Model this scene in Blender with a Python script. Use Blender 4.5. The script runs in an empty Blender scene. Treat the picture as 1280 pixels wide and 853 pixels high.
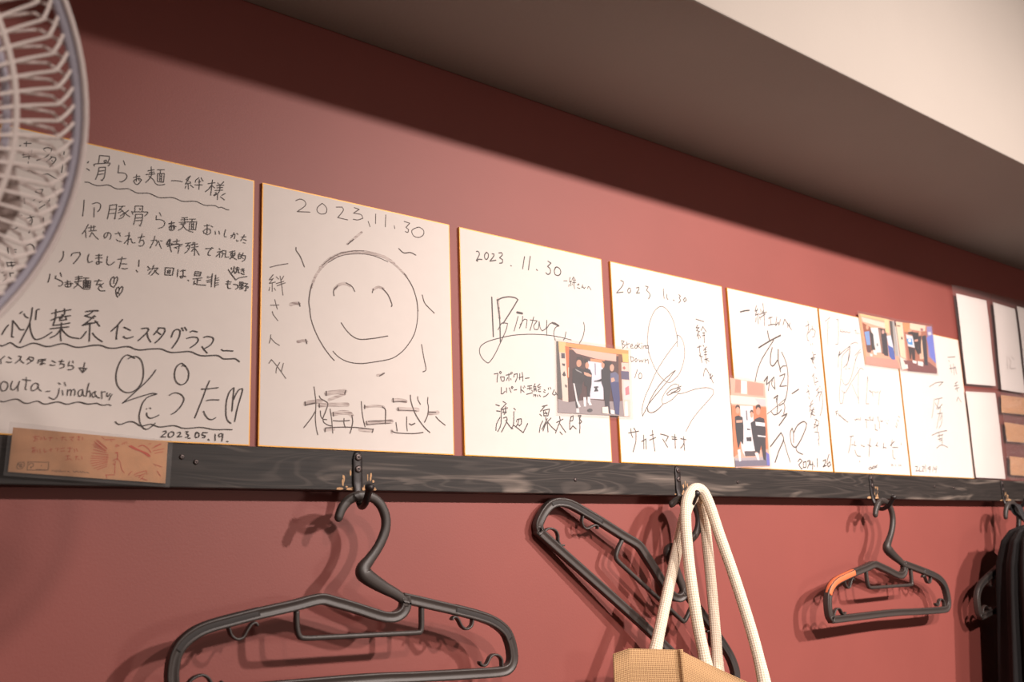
import bpy, bmesh, math, random
from mathutils import Vector, Matrix

# ------------------------------------------------------------------ camera, world, lights, exposure
SC = bpy.context.scene
COL = SC.collection
CAM_LOC = (-0.46867, -0.92551, -0.11208)
CAM_R = (0.758372, -0.650951, -0.033704)
CAM_U = (-0.107578, -0.175993, 0.978495)
CAM_FW = (0.642884, 0.738437, 0.203496)
CAM_F = 1281.99
cd = bpy.data.cameras.new('camera'); cam = bpy.data.objects.new('camera', cd); COL.objects.link(cam)
cd.sensor_width = 36.0; cd.sensor_fit = 'HORIZONTAL'; cd.lens = 36.0 * CAM_F / 1280.0
cd.clip_start = 0.01
mw = Matrix((CAM_R, CAM_U, tuple(-v for v in CAM_FW))).transposed().to_4x4()
mw.translation = CAM_LOC
cam.matrix_world = mw
cd.dof.use_dof = True; cd.dof.focus_distance = 1.22; cd.dof.aperture_fstop = 8.0
SC.camera = cam

W = bpy.data.worlds.new('world'); SC.world = W; W.use_nodes = True
W.node_tree.nodes['Background'].inputs[0].default_value = (1.0, 0.80, 0.70, 1)
W.node_tree.nodes['Background'].inputs[1].default_value = 0.20

def point(name, loc, power, radius, color=(1, 0.86, 0.74)):
    l = bpy.data.lights.new(name, 'POINT'); l.energy = power; l.shadow_soft_size = radius; l.color = color
    o = bpy.data.objects.new(name, l); o.location = loc; COL.objects.link(o); return o
def spot(name, loc, aim, power, size, blend=1.0, radius=0.06, color=(1, 0.88, 0.815)):
    l = bpy.data.lights.new(name, 'SPOT'); l.energy = power; l.shadow_soft_size = radius; l.color = color
    l.spot_size = math.radians(size); l.spot_blend = blend
    o = bpy.data.objects.new(name, l); COL.objects.link(o); o.location = loc
    o.rotation_euler = (Vector(aim) - Vector(loc)).to_track_quat('-Z', 'Y').to_euler(); return o
spot('right_spot', (1.95, -2.60, 1.199), (0.75, 0, -0.26), 330, 54)
spot('middle_spot', (0.73, -2.60, 1.199), (0.90, 0, -0.26), 215, 52)
spot('left_spot', (-0.60, -2.60, 1.199), (1.25, 0, -0.28), 290, 44)
point('left_fill', (-1.20, -1.20, 0.756), 3.2, 0.06)  # added fill, not a real fixture; brightens the fan and the left end
spot('fan_fill_spot', (-1.0, -2.40, 1.136), (-0.62, -0.37, 0.08), 150, 21)  # added beam with no known source, aimed to brighten the fan guard
point('shadow_fill', (1.4, -2.6, -0.10), 26.0, 0.15)  # added low fill, no lamp known there; lifts shadows under rail and soffit

SC.view_settings.view_transform = 'Standard'; SC.view_settings.look = 'None'
SC.view_settings.gamma = 1.0; SC.view_settings.use_curve_mapping = False
SC.view_settings.exposure = 0.0

# ------------------------------------------------------------------ materials
def srgb(r, g, b):
    f = lambda c: (c / 12.92 if c <= 0.04045 else ((c + 0.055) / 1.055) ** 2.4)
    return (f(r / 255), f(g / 255), f(b / 255), 1)

class NT:
    def __init__(s, name):
        s.m = bpy.data.materials.new(name); s.m.use_nodes = True
        s.t = s.m.node_tree; s.n = s.t.nodes; s.b = s.n['Principled BSDF']; s.out = s.n['Material Output']
    def new(s, typ, **kw):
        n = s.n.new(typ)
        for k, v in kw.items():
            if isinstance(k, str) and hasattr(n, k): setattr(n, k, v)
            else: n.inputs[k].default_value = v
        return n
    def link(s, a, b): s.t.links.new(a, b)

def mat(name, col, rough=0.6, metal=0.0, var=0.0, vscale=20, bump=0.0, bscale=300, spec=0.5, stretch=(1, 1, 1)):
    k = NT(name); b = k.b
    b.inputs['Base Color'].default_value = col; b.inputs['Roughness'].default_value = rough
    b.inputs['Metallic'].default_value = metal; b.inputs['Specular IOR Level'].default_value = spec
    tc = k.new('ShaderNodeTexCoord'); mp = k.new('ShaderNodeMapping'); mp.inputs['Scale'].default_value = stretch
    k.link(tc.outputs['Object'], mp.inputs[0])
    if var > 0:
        nz = k.new('ShaderNodeTexNoise'); nz.inputs['Scale'].default_value = vscale; nz.inputs['Detail'].default_value = 5
        k.link(mp.outputs[0], nz.inputs[0])
        rp = k.new('ShaderNodeValToRGB')
        rp.color_ramp.elements[0].position = 0.3; rp.color_ramp.elements[1].position = 0.7
        rp.color_ramp.elements[0].color = tuple(c * (1 - var) for c in col[:3]) + (1,)
        rp.color_ramp.elements[1].color = tuple(min(1, c * (1 + var)) for c in col[:3]) + (1,)
        k.link(nz.outputs[0], rp.inputs[0]); k.link(rp.outputs[0], b.inputs['Base Color'])
    if bump > 0:
        nz = k.new('ShaderNodeTexNoise'); nz.inputs['Scale'].default_value = bscale; nz.inputs['Detail'].default_value = 3
        k.link(mp.outputs[0], nz.inputs[0])
        bp = k.new('ShaderNodeBump'); bp.inputs['Strength'].default_value = bump; bp.inputs['Distance'].default_value = 0.001
        k.link(nz.outputs[0], bp.inputs['Height']); k.link(bp.outputs[0], b.inputs['Normal'])
    return k.m

M = {}
M['wall'] = mat('red_wall_paint', srgb(140, 72, 65), 0.55, var=0.05, vscale=6, bump=0.12, bscale=420, spec=0.5)
M['soffit'] = mat('off_white_wallpaper', srgb(160, 151, 143), 0.8, var=0.03, vscale=4, bump=0.25, bscale=260, spec=0.3)
M['floor'] = mat('floor_tile', srgb(92, 72, 60), 0.5, var=0.15, vscale=3)
M['board'] = mat('white_card', srgb(222, 212, 206), 0.75, var=0.012, vscale=60, spec=0.25)
M['gold'] = mat('gold_foil_rim', srgb(222, 160, 62), 0.45, metal=0.15)
M['ink'] = mat('black_marker_ink', srgb(46, 34, 32), 0.6)
M['grey_ink'] = mat('grey_brush_ink', srgb(82, 68, 64), 0.65)
M['pencil'] = mat('thin_grey_ink', srgb(80, 74, 73), 0.6)
M['red_ink'] = mat('red_print_ink', srgb(208, 92, 68), 0.7)
M['black_ink'] = mat('dark_print_ink', srgb(96, 74, 56), 0.7)
M['kraft'] = mat('kraft_paper', srgb(224, 172, 128), 0.75, var=0.06, vscale=90)
M['plastic'] = mat('matte_black_plastic', srgb(63, 55, 52), 0.45, var=0.06, vscale=30, bump=0.03, bscale=500)
M['pad'] = mat('dark_grip_rubber', srgb(48, 43, 42), 0.65)
M['orange'] = mat('orange_grip_rubber', srgb(226, 118, 74), 0.6)
M['iron'] = mat('black_wrought_iron', srgb(44, 38, 38), 0.42, metal=0.3, bump=0.25, bscale=160)
M['screw'] = mat('dark_screw_steel', srgb(88, 76, 74), 0.4, metal=0.6)
M['bare'] = mat('bare_wood_chip', srgb(190, 148, 108), 0.8, var=0.2, vscale=200)
M['fan'] = mat('white_fan_plastic', srgb(240, 226, 222), 0.3)
M['fanwire'] = mat('white_coated_wire', srgb(238, 224, 218), 0.3)
M['fanband'] = mat('pale_grey_fan_plastic', srgb(190, 186, 200), 0.4)
M['blade'] = mat('smoky_fan_blade', srgb(178, 160, 154), 0.35)
M['paper'] = mat('white_paper', srgb(238, 230, 226), 0.8, var=0.012, vscale=12)
M['faint'] = mat('faint_pencil', srgb(190, 178, 174), 0.8)
M['garment'] = mat('black_cloth', srgb(27, 24, 25), 0.8, bump=0.9, bscale=200, spec=0.35, stretch=(1, 1, 0.35))
M['strap'] = mat('black_webbing', srgb(38, 35, 38), 0.6, var=0.5, vscale=1.2, bump=0.5, bscale=300, stretch=(60, 60, 1))
M['lamp'] = mat('white_lamp_shade', srgb(232, 224, 214), 0.6)

def print_mat():
    k = NT('colour_print'); a = k.new('ShaderNodeAttribute'); a.attribute_name = 'ink'
    k.link(a.outputs['Color'], k.b.inputs['Base Color']); k.b.inputs['Roughness'].default_value = 0.5
    return k.m
M['print'] = print_mat()

def clear_mat(name, tint, gloss, nscale=25, bstr=0.22, bdist=0.01, rough=0.13):
    k = NT(name); k.n.remove(k.b)
    tr = k.new('ShaderNodeBsdfTransparent'); tr.inputs[0].default_value = tint
    gl = k.new('ShaderNodeBsdfGlossy'); gl.inputs['Roughness'].default_value = rough
    mx = k.new('ShaderNodeMixShader'); fr = k.new('ShaderNodeFresnel'); fr.inputs[0].default_value = 1.45
    ma = k.new('ShaderNodeMath', operation='MULTIPLY'); ma.inputs[1].default_value = gloss
    nz = k.new('ShaderNodeTexNoise'); nz.inputs['Scale'].default_value = nscale
    bp = k.new('ShaderNodeBump'); bp.inputs['Strength'].default_value = bstr; bp.inputs['Distance'].default_value = bdist
    tc = k.new('ShaderNodeTexCoord'); k.link(tc.outputs['Object'], nz.inputs[0])
    k.link(nz.outputs[0], bp.inputs['Height']); k.link(bp.outputs[0], gl.inputs['Normal'])
    df = k.new('ShaderNodeBsdfDiffuse'); df.inputs[0].default_value = (0.75, 0.72, 0.71, 1)
    m0 = k.new('ShaderNodeMixShader'); m0.inputs[0].default_value = 0.065; k.link(tr.outputs[0], m0.inputs[1]); k.link(df.outputs[0], m0.inputs[2])
    k.link(fr.outputs[0], ma.inputs[0]); k.link(ma.outputs[0], mx.inputs[0])
    k.link(m0.outputs[0], mx.inputs[1]); k.link(gl.outputs[0], mx.inputs[2]); k.link(mx.outputs[0], k.out.inputs[0])
    return k.m
M['clear'] = clear_mat('clear_pouch_film', (0.92, 0.91, 0.91, 1), 0.9)
M['crinkle'] = clear_mat('crinkled_pouch_film', (0.90, 0.89, 0.89, 1), 1.3, 150, 1.0, 0.02, 0.16)

def faded_mat():
    k = NT('faded_marker_ink'); tc = k.new('ShaderNodeTexCoord'); mp = k.new('ShaderNodeMapping')
    mp.inputs['Scale'].default_value = (60, 60, 900); k.link(tc.outputs['Object'], mp.inputs[0])
    nz = k.new('ShaderNodeTexNoise'); nz.inputs['Scale'].default_value = 1.0; nz.inputs['Detail'].default_value = 4
    k.link(mp.outputs[0], nz.inputs[0]); rp = k.new('ShaderNodeValToRGB')
    rp.color_ramp.elements[0].position = 0.28; rp.color_ramp.elements[0].color = srgb(126, 106, 102)
    rp.color_ramp.elements[1].position = 0.58; rp.color_ramp.elements[1].color = srgb(206, 192, 186)
    k.link(nz.outputs[0], rp.inputs[0]); k.link(rp.outputs[0], k.b.inputs['Base Color'])
    k.b.inputs['Roughness'].default_value = 0.75
    return k.m
M['faded'] = faded_mat()

def wood_mat():
    k = NT('black_stained_wood'); tc = k.new('ShaderNodeTexCoord')
    mp = k.new('ShaderNodeMapping'); mp.inputs['Scale'].default_value = (1.6, 6, 16); k.link(tc.outputs['Object'], mp.inputs[0])
    big = k.new('ShaderNodeTexNoise'); big.inputs['Scale'].default_value = 2.2; big.inputs['Detail'].default_value = 1
    big.inputs['Distortion'].default_value = 0.6
    k.link(mp.outputs[0], big.inputs[0])
    mul = k.new('ShaderNodeMath', operation='MULTIPLY'); mul.inputs[1].default_value = 85
    sn = k.new('ShaderNodeMath', operation='SINE'); k.link(big.outputs[0], mul.inputs[0]); k.link(mul.outputs[0], sn.inputs[0])
    mp2 = k.new('ShaderNodeMapping'); mp2.inputs['Scale'].default_value = (14, 200, 420); k.link(tc.outputs['Object'], mp2.inputs[0])
    fine = k.new('ShaderNodeTexNoise'); fine.inputs['Scale'].default_value = 1.0; fine.inputs['Detail'].default_value = 5
    k.link(mp2.outputs[0], fine.inputs[0])
    mp3 = k.new('ShaderNodeMapping'); mp3.inputs['Scale'].default_value = (5, 20, 40); k.link(tc.outputs['Object'], mp3.inputs[0])
    wear = k.new('ShaderNodeTexNoise'); wear.inputs['Scale'].default_value = 1.0; wear.inputs['Detail'].default_value = 2
    wear.inputs['Distortion'].default_value = 1.5
    k.link(mp3.outputs[0], wear.inputs[0])
    wr = k.new('ShaderNodeValToRGB'); wr.color_ramp.elements[0].position = 0.56; wr.color_ramp.elements[1].position = 0.72
    k.link(wear.outputs[0], wr.inputs[0])
    wf = k.new('ShaderNodeMath', operation='MULTIPLY'); k.link(wr.outputs[0], wf.inputs[0]); k.link(fine.outputs[0], wf.inputs[1])
    wf2 = k.new('ShaderNodeMath', operation='MULTIPLY'); wf2.inputs[1].default_value = 0.75; k.link(wf.outputs[0], wf2.inputs[0])
    ln = k.new('ShaderNodeValToRGB'); ln.color_ramp.elements[0].position = 0.72; ln.color_ramp.elements[1].position = 1.0
    sh = k.new('ShaderNodeMath', operation='MULTIPLY_ADD'); sh.inputs[1].default_value = 0.5; sh.inputs[2].default_value = 0.5
    k.link(sn.outputs[0], sh.inputs[0]); k.link(sh.outputs[0], ln.inputs[0])
    pm = k.new('ShaderNodeMapping'); pm.inputs['Scale'].default_value = (3.2, 10, 9); k.link(tc.outputs['Object'], pm.inputs[0])
    pn = k.new('ShaderNodeTexNoise'); pn.inputs['Scale'].default_value = 1.0; k.link(pm.outputs[0], pn.inputs[0])
    pr = k.new('ShaderNodeValToRGB'); pr.color_ramp.elements[0].position = 0.45; pr.color_ramp.elements[1].position = 0.62
    k.link(pn.outputs[0], pr.inputs[0])
    g1 = k.new('ShaderNodeMath', operation='MULTIPLY'); k.link(ln.outputs[0], g1.inputs[0]); k.link(pr.outputs[0], g1.inputs[1])
    g2 = k.new('ShaderNodeMath', operation='MULTIPLY'); g2.inputs[1].default_value = 0.11; k.link(g1.outputs[0], g2.inputs[0])
    rp = k.new('ShaderNodeValToRGB'); rp.color_ramp.elements[0].color = srgb(31, 27, 26); rp.color_ramp.elements[1].color = srgb(54, 47, 44)
    rp.color_ramp.elements[0].position = 0.2; rp.color_ramp.elements[1].position = 0.75
    ad = k.new('ShaderNodeMath', operation='MULTIPLY_ADD'); ad.inputs[1].default_value = 0.07
    k.link(sn.outputs[0], ad.inputs[0]); k.link(fine.outputs[0], ad.inputs[2]); k.link(ad.outputs[0], rp.inputs[0])
    mx0 = k.new('ShaderNodeMixRGB'); k.link(g2.outputs[0], mx0.inputs[0]); k.link(rp.outputs[0], mx0.inputs[1]); mx0.inputs[2].default_value = srgb(140, 126, 118)
    mx = k.new('ShaderNodeMixRGB'); k.link(wf2.outputs[0], mx.inputs[0]); k.link(mx0.outputs[0], mx.inputs[1])
    mx.inputs[2].default_value = srgb(172, 154, 142); k.link(mx.outputs[0], k.b.inputs['Base Color'])
    k.b.inputs['Roughness'].default_value = 0.6; k.b.inputs['Specular IOR Level'].default_value = 0.35
    bp = k.new('ShaderNodeBump'); bp.inputs['Strength'].default_value = 0.25; bp.inputs['Distance'].default_value = 0.0006
    k.link(fine.outputs[0], bp.inputs['Height']); k.link(bp.outputs[0], k.b.inputs['Normal'])
    return k.m
M['rail'] = wood_mat()

def weave_mat(name, c0, c1, per, strength, rough=0.85, axes=(0, 1)):
    # plain weave in the UV map, uv in metres
    k = NT(name); uv = k.new('ShaderNodeUVMap'); uv.uv_map = 'UVMap'
    sx = k.new('ShaderNodeSeparateXYZ'); k.link(uv.outputs[0], sx.inputs[0])
    outs = []
    for i in (0, 1):
        m1 = k.new('ShaderNodeMath', operation='MULTIPLY'); m1.inputs[1].default_value = 2 * math.pi / per
        nz = k.new('ShaderNodeTexNoise'); nz.inputs['Scale'].default_value = 120; k.link(uv.outputs[0], nz.inputs[0])
        a = k.new('ShaderNodeMath', operation='MULTIPLY_ADD'); a.inputs[1].default_value = 2.2
        k.link(sx.outputs[i], m1.inputs[0]); k.link(nz.outputs[0], a.inputs[0]); k.link(m1.outputs[0], a.inputs[2])
        s = k.new('ShaderNodeMath', operation='SINE'); k.link(a.outputs[0], s.inputs[0]); outs.append(s)
    mx = k.new('ShaderNodeMath', operation='ADD'); k.link(outs[0].outputs[0], mx.inputs[0]); k.link(outs[1].outputs[0], mx.inputs[1])
    mr = k.new('ShaderNodeMath', operation='MULTIPLY_ADD'); mr.inputs[1].default_value = 0.25; mr.inputs[2].default_value = 0.5
    k.link(mx.outputs[0], mr.inputs[0])
    rp = k.new('ShaderNodeValToRGB'); rp.color_ramp.elements[0].color = c0; rp.color_ramp.elements[1].color = c1
    rp.color_ramp.elements[0].position = 0.1; rp.color_ramp.elements[1].position = 0.6
    k.link(mr.outputs[0], rp.inputs[0]); k.link(rp.outputs[0], k.b.inputs['Base Color'])
    k.b.inputs['Roughness'].default_value = rough; k.b.inputs['Specular IOR Level'].default_value = 0.2
    bp = k.new('ShaderNodeBump'); bp.inputs['Strength'].default_value = strength; bp.inputs['Distance'].default_value = 0.0006
    k.link(mr.outputs[0], bp.inputs['Height']); k.link(bp.outputs[0], k.b.inputs['Normal'])
    return k.m
M['jute'] = weave_mat('jute_burlap', srgb(138, 102, 70), srgb(196, 158, 116), 0.0022, 0.7)
M['rope'] = weave_mat('cotton_rope_braid', srgb(206, 184, 158), srgb(240, 224, 204), 0.0030, 0.8)

# ------------------------------------------------------------------ mesh helpers
def obj(name, bm, m, parent=None, smooth=False, loc=None):
    me = bpy.data.meshes.new(name); bm.to_mesh(me); bm.free()
    for mm in (m if isinstance(m, (list, tuple)) else [m]): me.materials.append(mm)
    if smooth:
        for p in me.polygons: p.use_smooth = True
    o = bpy.data.objects.new(name, me); COL.objects.link(o)
    if parent: o.parent = parent
    if loc: o.location = loc
    return o
def empty(name, loc=(0, 0, 0)):
    o = bpy.data.objects.new(name, None); o.empty_display_size = 0.05; COL.objects.link(o); o.location = loc; return o
def tag(o, label, cat, group=None):
    o['label'] = label; o['category'] = cat
    if group: o['group'] = group
    return o
def struct(o): o['kind'] = 'structure'; return o
def box(bm, x0, x1, y0, y1, z0, z1, mi=0, bev=0.0):
    v = [bm.verts.new((x, y, z)) for x in (x0, x1) for y in (y0, y1) for z in (z0, z1)]
    fs = [(0, 1, 3, 2), (4, 6, 7, 5), (0, 4, 5, 1), (2, 3, 7, 6), (0, 2, 6, 4), (1, 5, 7, 3)]
    out = []
    for f in fs:
        q = bm.faces.new([v[i] for i in f]); q.material_index = mi; out.append(q)
    if bev > 0:
        es = list({e for f in out for e in f.edges})
        bmesh.ops.bevel(bm, geom=es, offset=bev, segments=2, affect='EDGES', profile=0.5)
    return out
def catmull(pts, n=6, closed=False):
    P = [Vector(p) for p in pts]; N = len(P); out = []
    if N < 3 and not closed:
        return P
    rng = range(N if closed else N - 1)
    for i in rng:
        if closed: p0, p1, p2, p3 = P[(i - 1) % N], P[i], P[(i + 1) % N], P[(i + 2) % N]
        else:
            p1, p2 = P[i], P[i + 1]
            p0 = P[i - 1] if i > 0 else p1 + (p1 - p2); p3 = P[i + 2] if i + 2 < N else p2 + (p2 - p1)
        for k in range(n):
            t = k / n
            out.append(0.5 * ((2 * p1) + (p2 - p0) * t + (2 * p0 - 5 * p1 + 4 * p2 - p3) * t * t + (3 * p1 - p0 - 3 * p2 + p3) * t ** 3))
    if not closed: out.append(P[-1].copy())
    return out
def sweep(bm, path, prof, up=None, closed=False, caps=True, scale=None, mi=0, uvl=None, per=None):
    """sweep a closed 2-D profile (a, b) along path; b runs along `up` (or a transported frame)."""
    path = [Vector(p) for p in path]; N = len(path); rings = []
    prevn = None; L = 0.0; Ls = []
    for i, p in enumerate(path):
        if closed: t = path[(i + 1) % N] - path[i - 1]
        else: t = path[min(i + 1, N - 1)] - path[max(i - 1, 0)]
        if t.length < 1e-9: t = Vector((0, 0, 1))
        t.normalize()
        if up is not None: b = Vector(up)
        elif prevn is None:
            b = Vector((0, 1, 0)) if abs(t.y) < 0.9 else Vector((1, 0, 0))
        else: b = prevn
        b = (b - t * b.dot(t)).normalized(); prevn = b; a = b.cross(t)
        s = scale(i / max(1, N - 1)) if scale else 1.0
        if i: L += (path[i] - path[i - 1]).length
        Ls.append(L)
        rings.append([bm.verts.new(p + (a * q[0] + b * q[1]) * s) for q in prof])
    K = len(prof)
    for i in range(N if closed else N - 1):
        r0, r1 = rings[i], rings[(i + 1) % N]
        for j in range(K):
            f = bm.faces.new((r0[j], r0[(j + 1) % K], r1[(j + 1) % K], r1[j])); f.material_index = mi
            if uvl is not None:
                for lp, (u, w) in zip(f.loops, ((j, i), (j + 1, i), (j + 1, i + 1), (j, i + 1))):
                    lp[uvl].uv = (u * per / K, Ls[min(w, N - 1)])
    if caps and not closed:
        bm.faces.new(rings[0][::-1]).material_index = mi; bm.faces.new(rings[-1]).material_index = mi
    return rings
def circ(r, n=10): return [(r * math.cos(2 * math.pi * i / n), r * math.sin(2 * math.pi * i / n)) for i in range(n)]
def rrect(w, d, r=0.3, n=3):
    """rounded rectangle profile w (in plane) x d (through the plane)"""
    out = []; rr = min(w, d) * r
    for cx, cy, a0 in ((w / 2 - rr, d / 2 - rr, 0), (-w / 2 + rr, d / 2 - rr, 90), (-w / 2 + rr, -d / 2 + rr, 180), (w / 2 - rr, -d / 2 + rr, 270)):
        for i in range(n + 1):
            a = math.radians(a0 + 90 * i / n); out.append((cx + rr * math.cos(a), cy + rr * math.sin(a)))
    return out
def tube(name, pts, r, m, parent=None, n=6, seg=10, scale=None, closed=False):
    bm = bmesh.new(); sweep(bm, catmull(pts, n, closed), circ(r, seg), closed=closed, scale=scale)
    return obj(name, bm, m, parent, True)
def lathe(bm, prof, n=32, axis_mat=Matrix.Identity(4)):
    rings = []
    for r, h in prof:
        rings.append([bm.verts.new(axis_mat @ Vector((r * math.cos(2 * math.pi * i / n), r * math.sin(2 * math.pi * i / n), h))) for i in range(n)])
    for a, b in zip(rings, rings[1:]):
        for i in range(n): bm.faces.new((a[i], a[(i + 1) % n], b[(i + 1) % n], b[i]))
    return rings

def ribbon(bm, pts, w, y, mi=0, n=4):
    """flat pen stroke in an XZ plane facing -y: one mitred band with round ends, split at sharp corners"""
    r = w / 2; raw = [Vector((p[0], p[1])) for p in pts]; runs = [[raw[0]]]
    for i in range(1, len(raw)):
        runs[-1].append(raw[i])
        if 0 < i < len(raw) - 1:
            d0, d1 = raw[i] - raw[i - 1], raw[i + 1] - raw[i]
            if d0.length > 1e-7 and d1.length > 1e-7 and d0.normalized().dot(d1.normalized()) < 0.25: runs.append([raw[i]])
    for ri, run in enumerate(runs):
        yy = y - ri * 4e-7
        P = [v.xy for v in catmull([(p.x, p.y, 0) for p in run], n)]
        Q = [P[0]]
        for p in P[1:]:
            if (p - Q[-1]).length > r * 0.25: Q.append(p)
        if len(Q) < 2: Q.append(Q[0] + Vector((r * 0.3, 0)))
        L = []; R = []
        for i, p in enumerate(Q):
            t0 = (Q[min(i + 1, len(Q) - 1)] - Q[max(i - 1, 0)])
            if t0.length < 1e-9: t0 = Vector((1, 0))
            t0.normalize(); nn = Vector((-t0.y, t0.x)); L.append(p + nn * r); R.append(p - nn * r)
        V = lambda p: bm.verts.new((p.x, yy, p.y))
        VL = [V(p) for p in L]; VR = [V(p) for p in R]; fs = []
        for i in range(len(Q) - 1):
            fs.append((VL[i], VL[i + 1], VR[i + 1], VR[i]))
        for end, (cl, cr, c, d) in enumerate(((VL[0], VR[0], Q[0], Q[0] - Q[1]), (VR[-1], VL[-1], Q[-1], Q[-1] - Q[-2]))):
            d = d.normalized(); s = Vector((-d.y, d.x)) if end == 0 else Vector((-d.y, d.x))
            arc = [V(c + (d * math.sin(k * math.pi / 4) + ((L[0] - Q[0]).normalized() if end == 0 else (R[-1] - Q[-1]).normalized()) * math.cos(k * math.pi / 4)) * r) for k in (1, 2, 3)]
            fs.append((cl, *arc, cr))
        for vs in fs:
            f = bm.faces.new(vs); f.material_index = mi; f.normal_update()
            if f.normal.y > 0: f.normal_flip()
def strokes(txt):
    out = []
    for s in txt.split(';'):
        if not s: continue
        h, b = s.split(':'); w, f = h.split(','); v = [int(a) * 1e-4 for a in b.split()]
        out.append((int(w) * 1e-5, int(f), list(zip(v[0::2], v[1::2]))))
    return out

# ------------------------------------------------------------------ the room
X0, X1, ZF, ZC, YF = -1.9, 3.6, -1.35, 1.30, -3.4
bm = bmesh.new(); box(bm, X0, X1, 0, 0.1, ZF, ZC); struct(obj('wall_back', bm, M['wall']))
bm = bmesh.new(); box(bm, X0, X1, YF, 0.1, ZF - 0.1, ZF); struct(obj('floor', bm, M['floor']))
bm = bmesh.new(); box(bm, X0, X1, YF, 0.1, ZC, ZC + 0.1); struct(obj('ceiling', bm, M['soffit']))
bm = bmesh.new(); box(bm, X0, X1, -0.2955, 0.0, 0.472, ZC, bev=0.002); struct(obj('ceiling_soffit', bm, M['soffit']))
bm = bmesh.new(); box(bm, X1, X1 + 0.1, YF, 0.1, ZF, ZC); struct(obj('wall_right', bm, M['soffit']))
bm = bmesh.new(); box(bm, X0 - 0.1, X0, YF, 0.1, ZF, ZC); struct(obj('wall_left', bm, M['soffit']))

# ------------------------------------------------------------------ wooden rail
RT = 0.022; RZ0, RZ1 = -0.0432, -0.0028
rail = empty('coat_rail', (0, 0, RZ0)); tag(rail, 'black-stained wooden rail screwed along the red wall under the white boards', 'rail')
bm = bmesh.new(); box(bm, X0 + 0.05, X1 - 0.05, -RT, 0, 0, RZ1 - RZ0, bev=0.0012); obj('plank', bm, M['rail'], rail)
def screw_head(parent, x, y, z, r=0.0032, m='screw'):
    bm = bmesh.new(); A = Matrix.Translation((x, y, z)) @ Matrix.Rotation(math.radians(90), 4, 'X')
    rg = lathe(bm, [(r, 0), (r, 0.0006), (r * 0.7, 0.0014), (r * 0.25, 0.0012), (r * 0.02, 0.0009)], 14, A)
    o = obj('screw', bm, M[m], parent, True)
    bm = bmesh.new()
    for a in (25, 115):
        R = Matrix.Translation((x, y - 0.0013, z)) @ Matrix.Rotation(math.radians(a), 4, 'Y')
        vs = [bm.verts.new(R @ Vector(q)) for q in ((-r * .7, 0, -r * .14), (r * .7, 0, -r * .14), (r * .7, 0, r * .14), (-r * .7, 0, r * .14))]
        bm.faces.new(vs)
    obj('screw_slot', bm, M['ink'], o)
for x, z in [(-0.0853, -0.0153), (-0.0717, -0.0196), (0.4124, -0.0258), (0.7339, -0.0226), (1.3016, -0.0196), (1.3723, -0.0206)]: screw_head(rail, x, -RT, z - RZ0, 0.0024)
random.seed(4)
def chips(x0, z0, n, spread):
    bm = bmesh.new()
    for i in range(n):
        if i < n * 0.45:
            cx = x0 + random.uniform(-0.6, 1) * spread; cz = RZ0 + random.uniform(0.0006, 0.0028); a, b = random.uniform(.002, .009), random.uniform(.0006, .0018)
        else:
            cx = x0 + random.uniform(-0.35, 0.75) * spread; cz = RZ0 + random.uniform(0.001, 0.020); a, b = random.uniform(.0005, .0015), random.uniform(.0008, .0040)
        k = random.randint(5, 8)
        rr = [random.uniform(.7, 1.15) for _ in range(k)]
        vs = [bm.verts.new((cx + a * math.cos(-2 * math.pi * j / k) * rr[j], -RT - 0.0001 - i * 2e-6, max(0.0005, cz - RZ0 + b * math.sin(-2 * math.pi * j / k) * rr[j]))) for j in range(k)]
        f = bm.faces.new(vs); f.normal_update()
        if f.normal.y > 0: f.normal_flip()
    obj('worn_patch', bm, M['bare'], rail)

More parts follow.
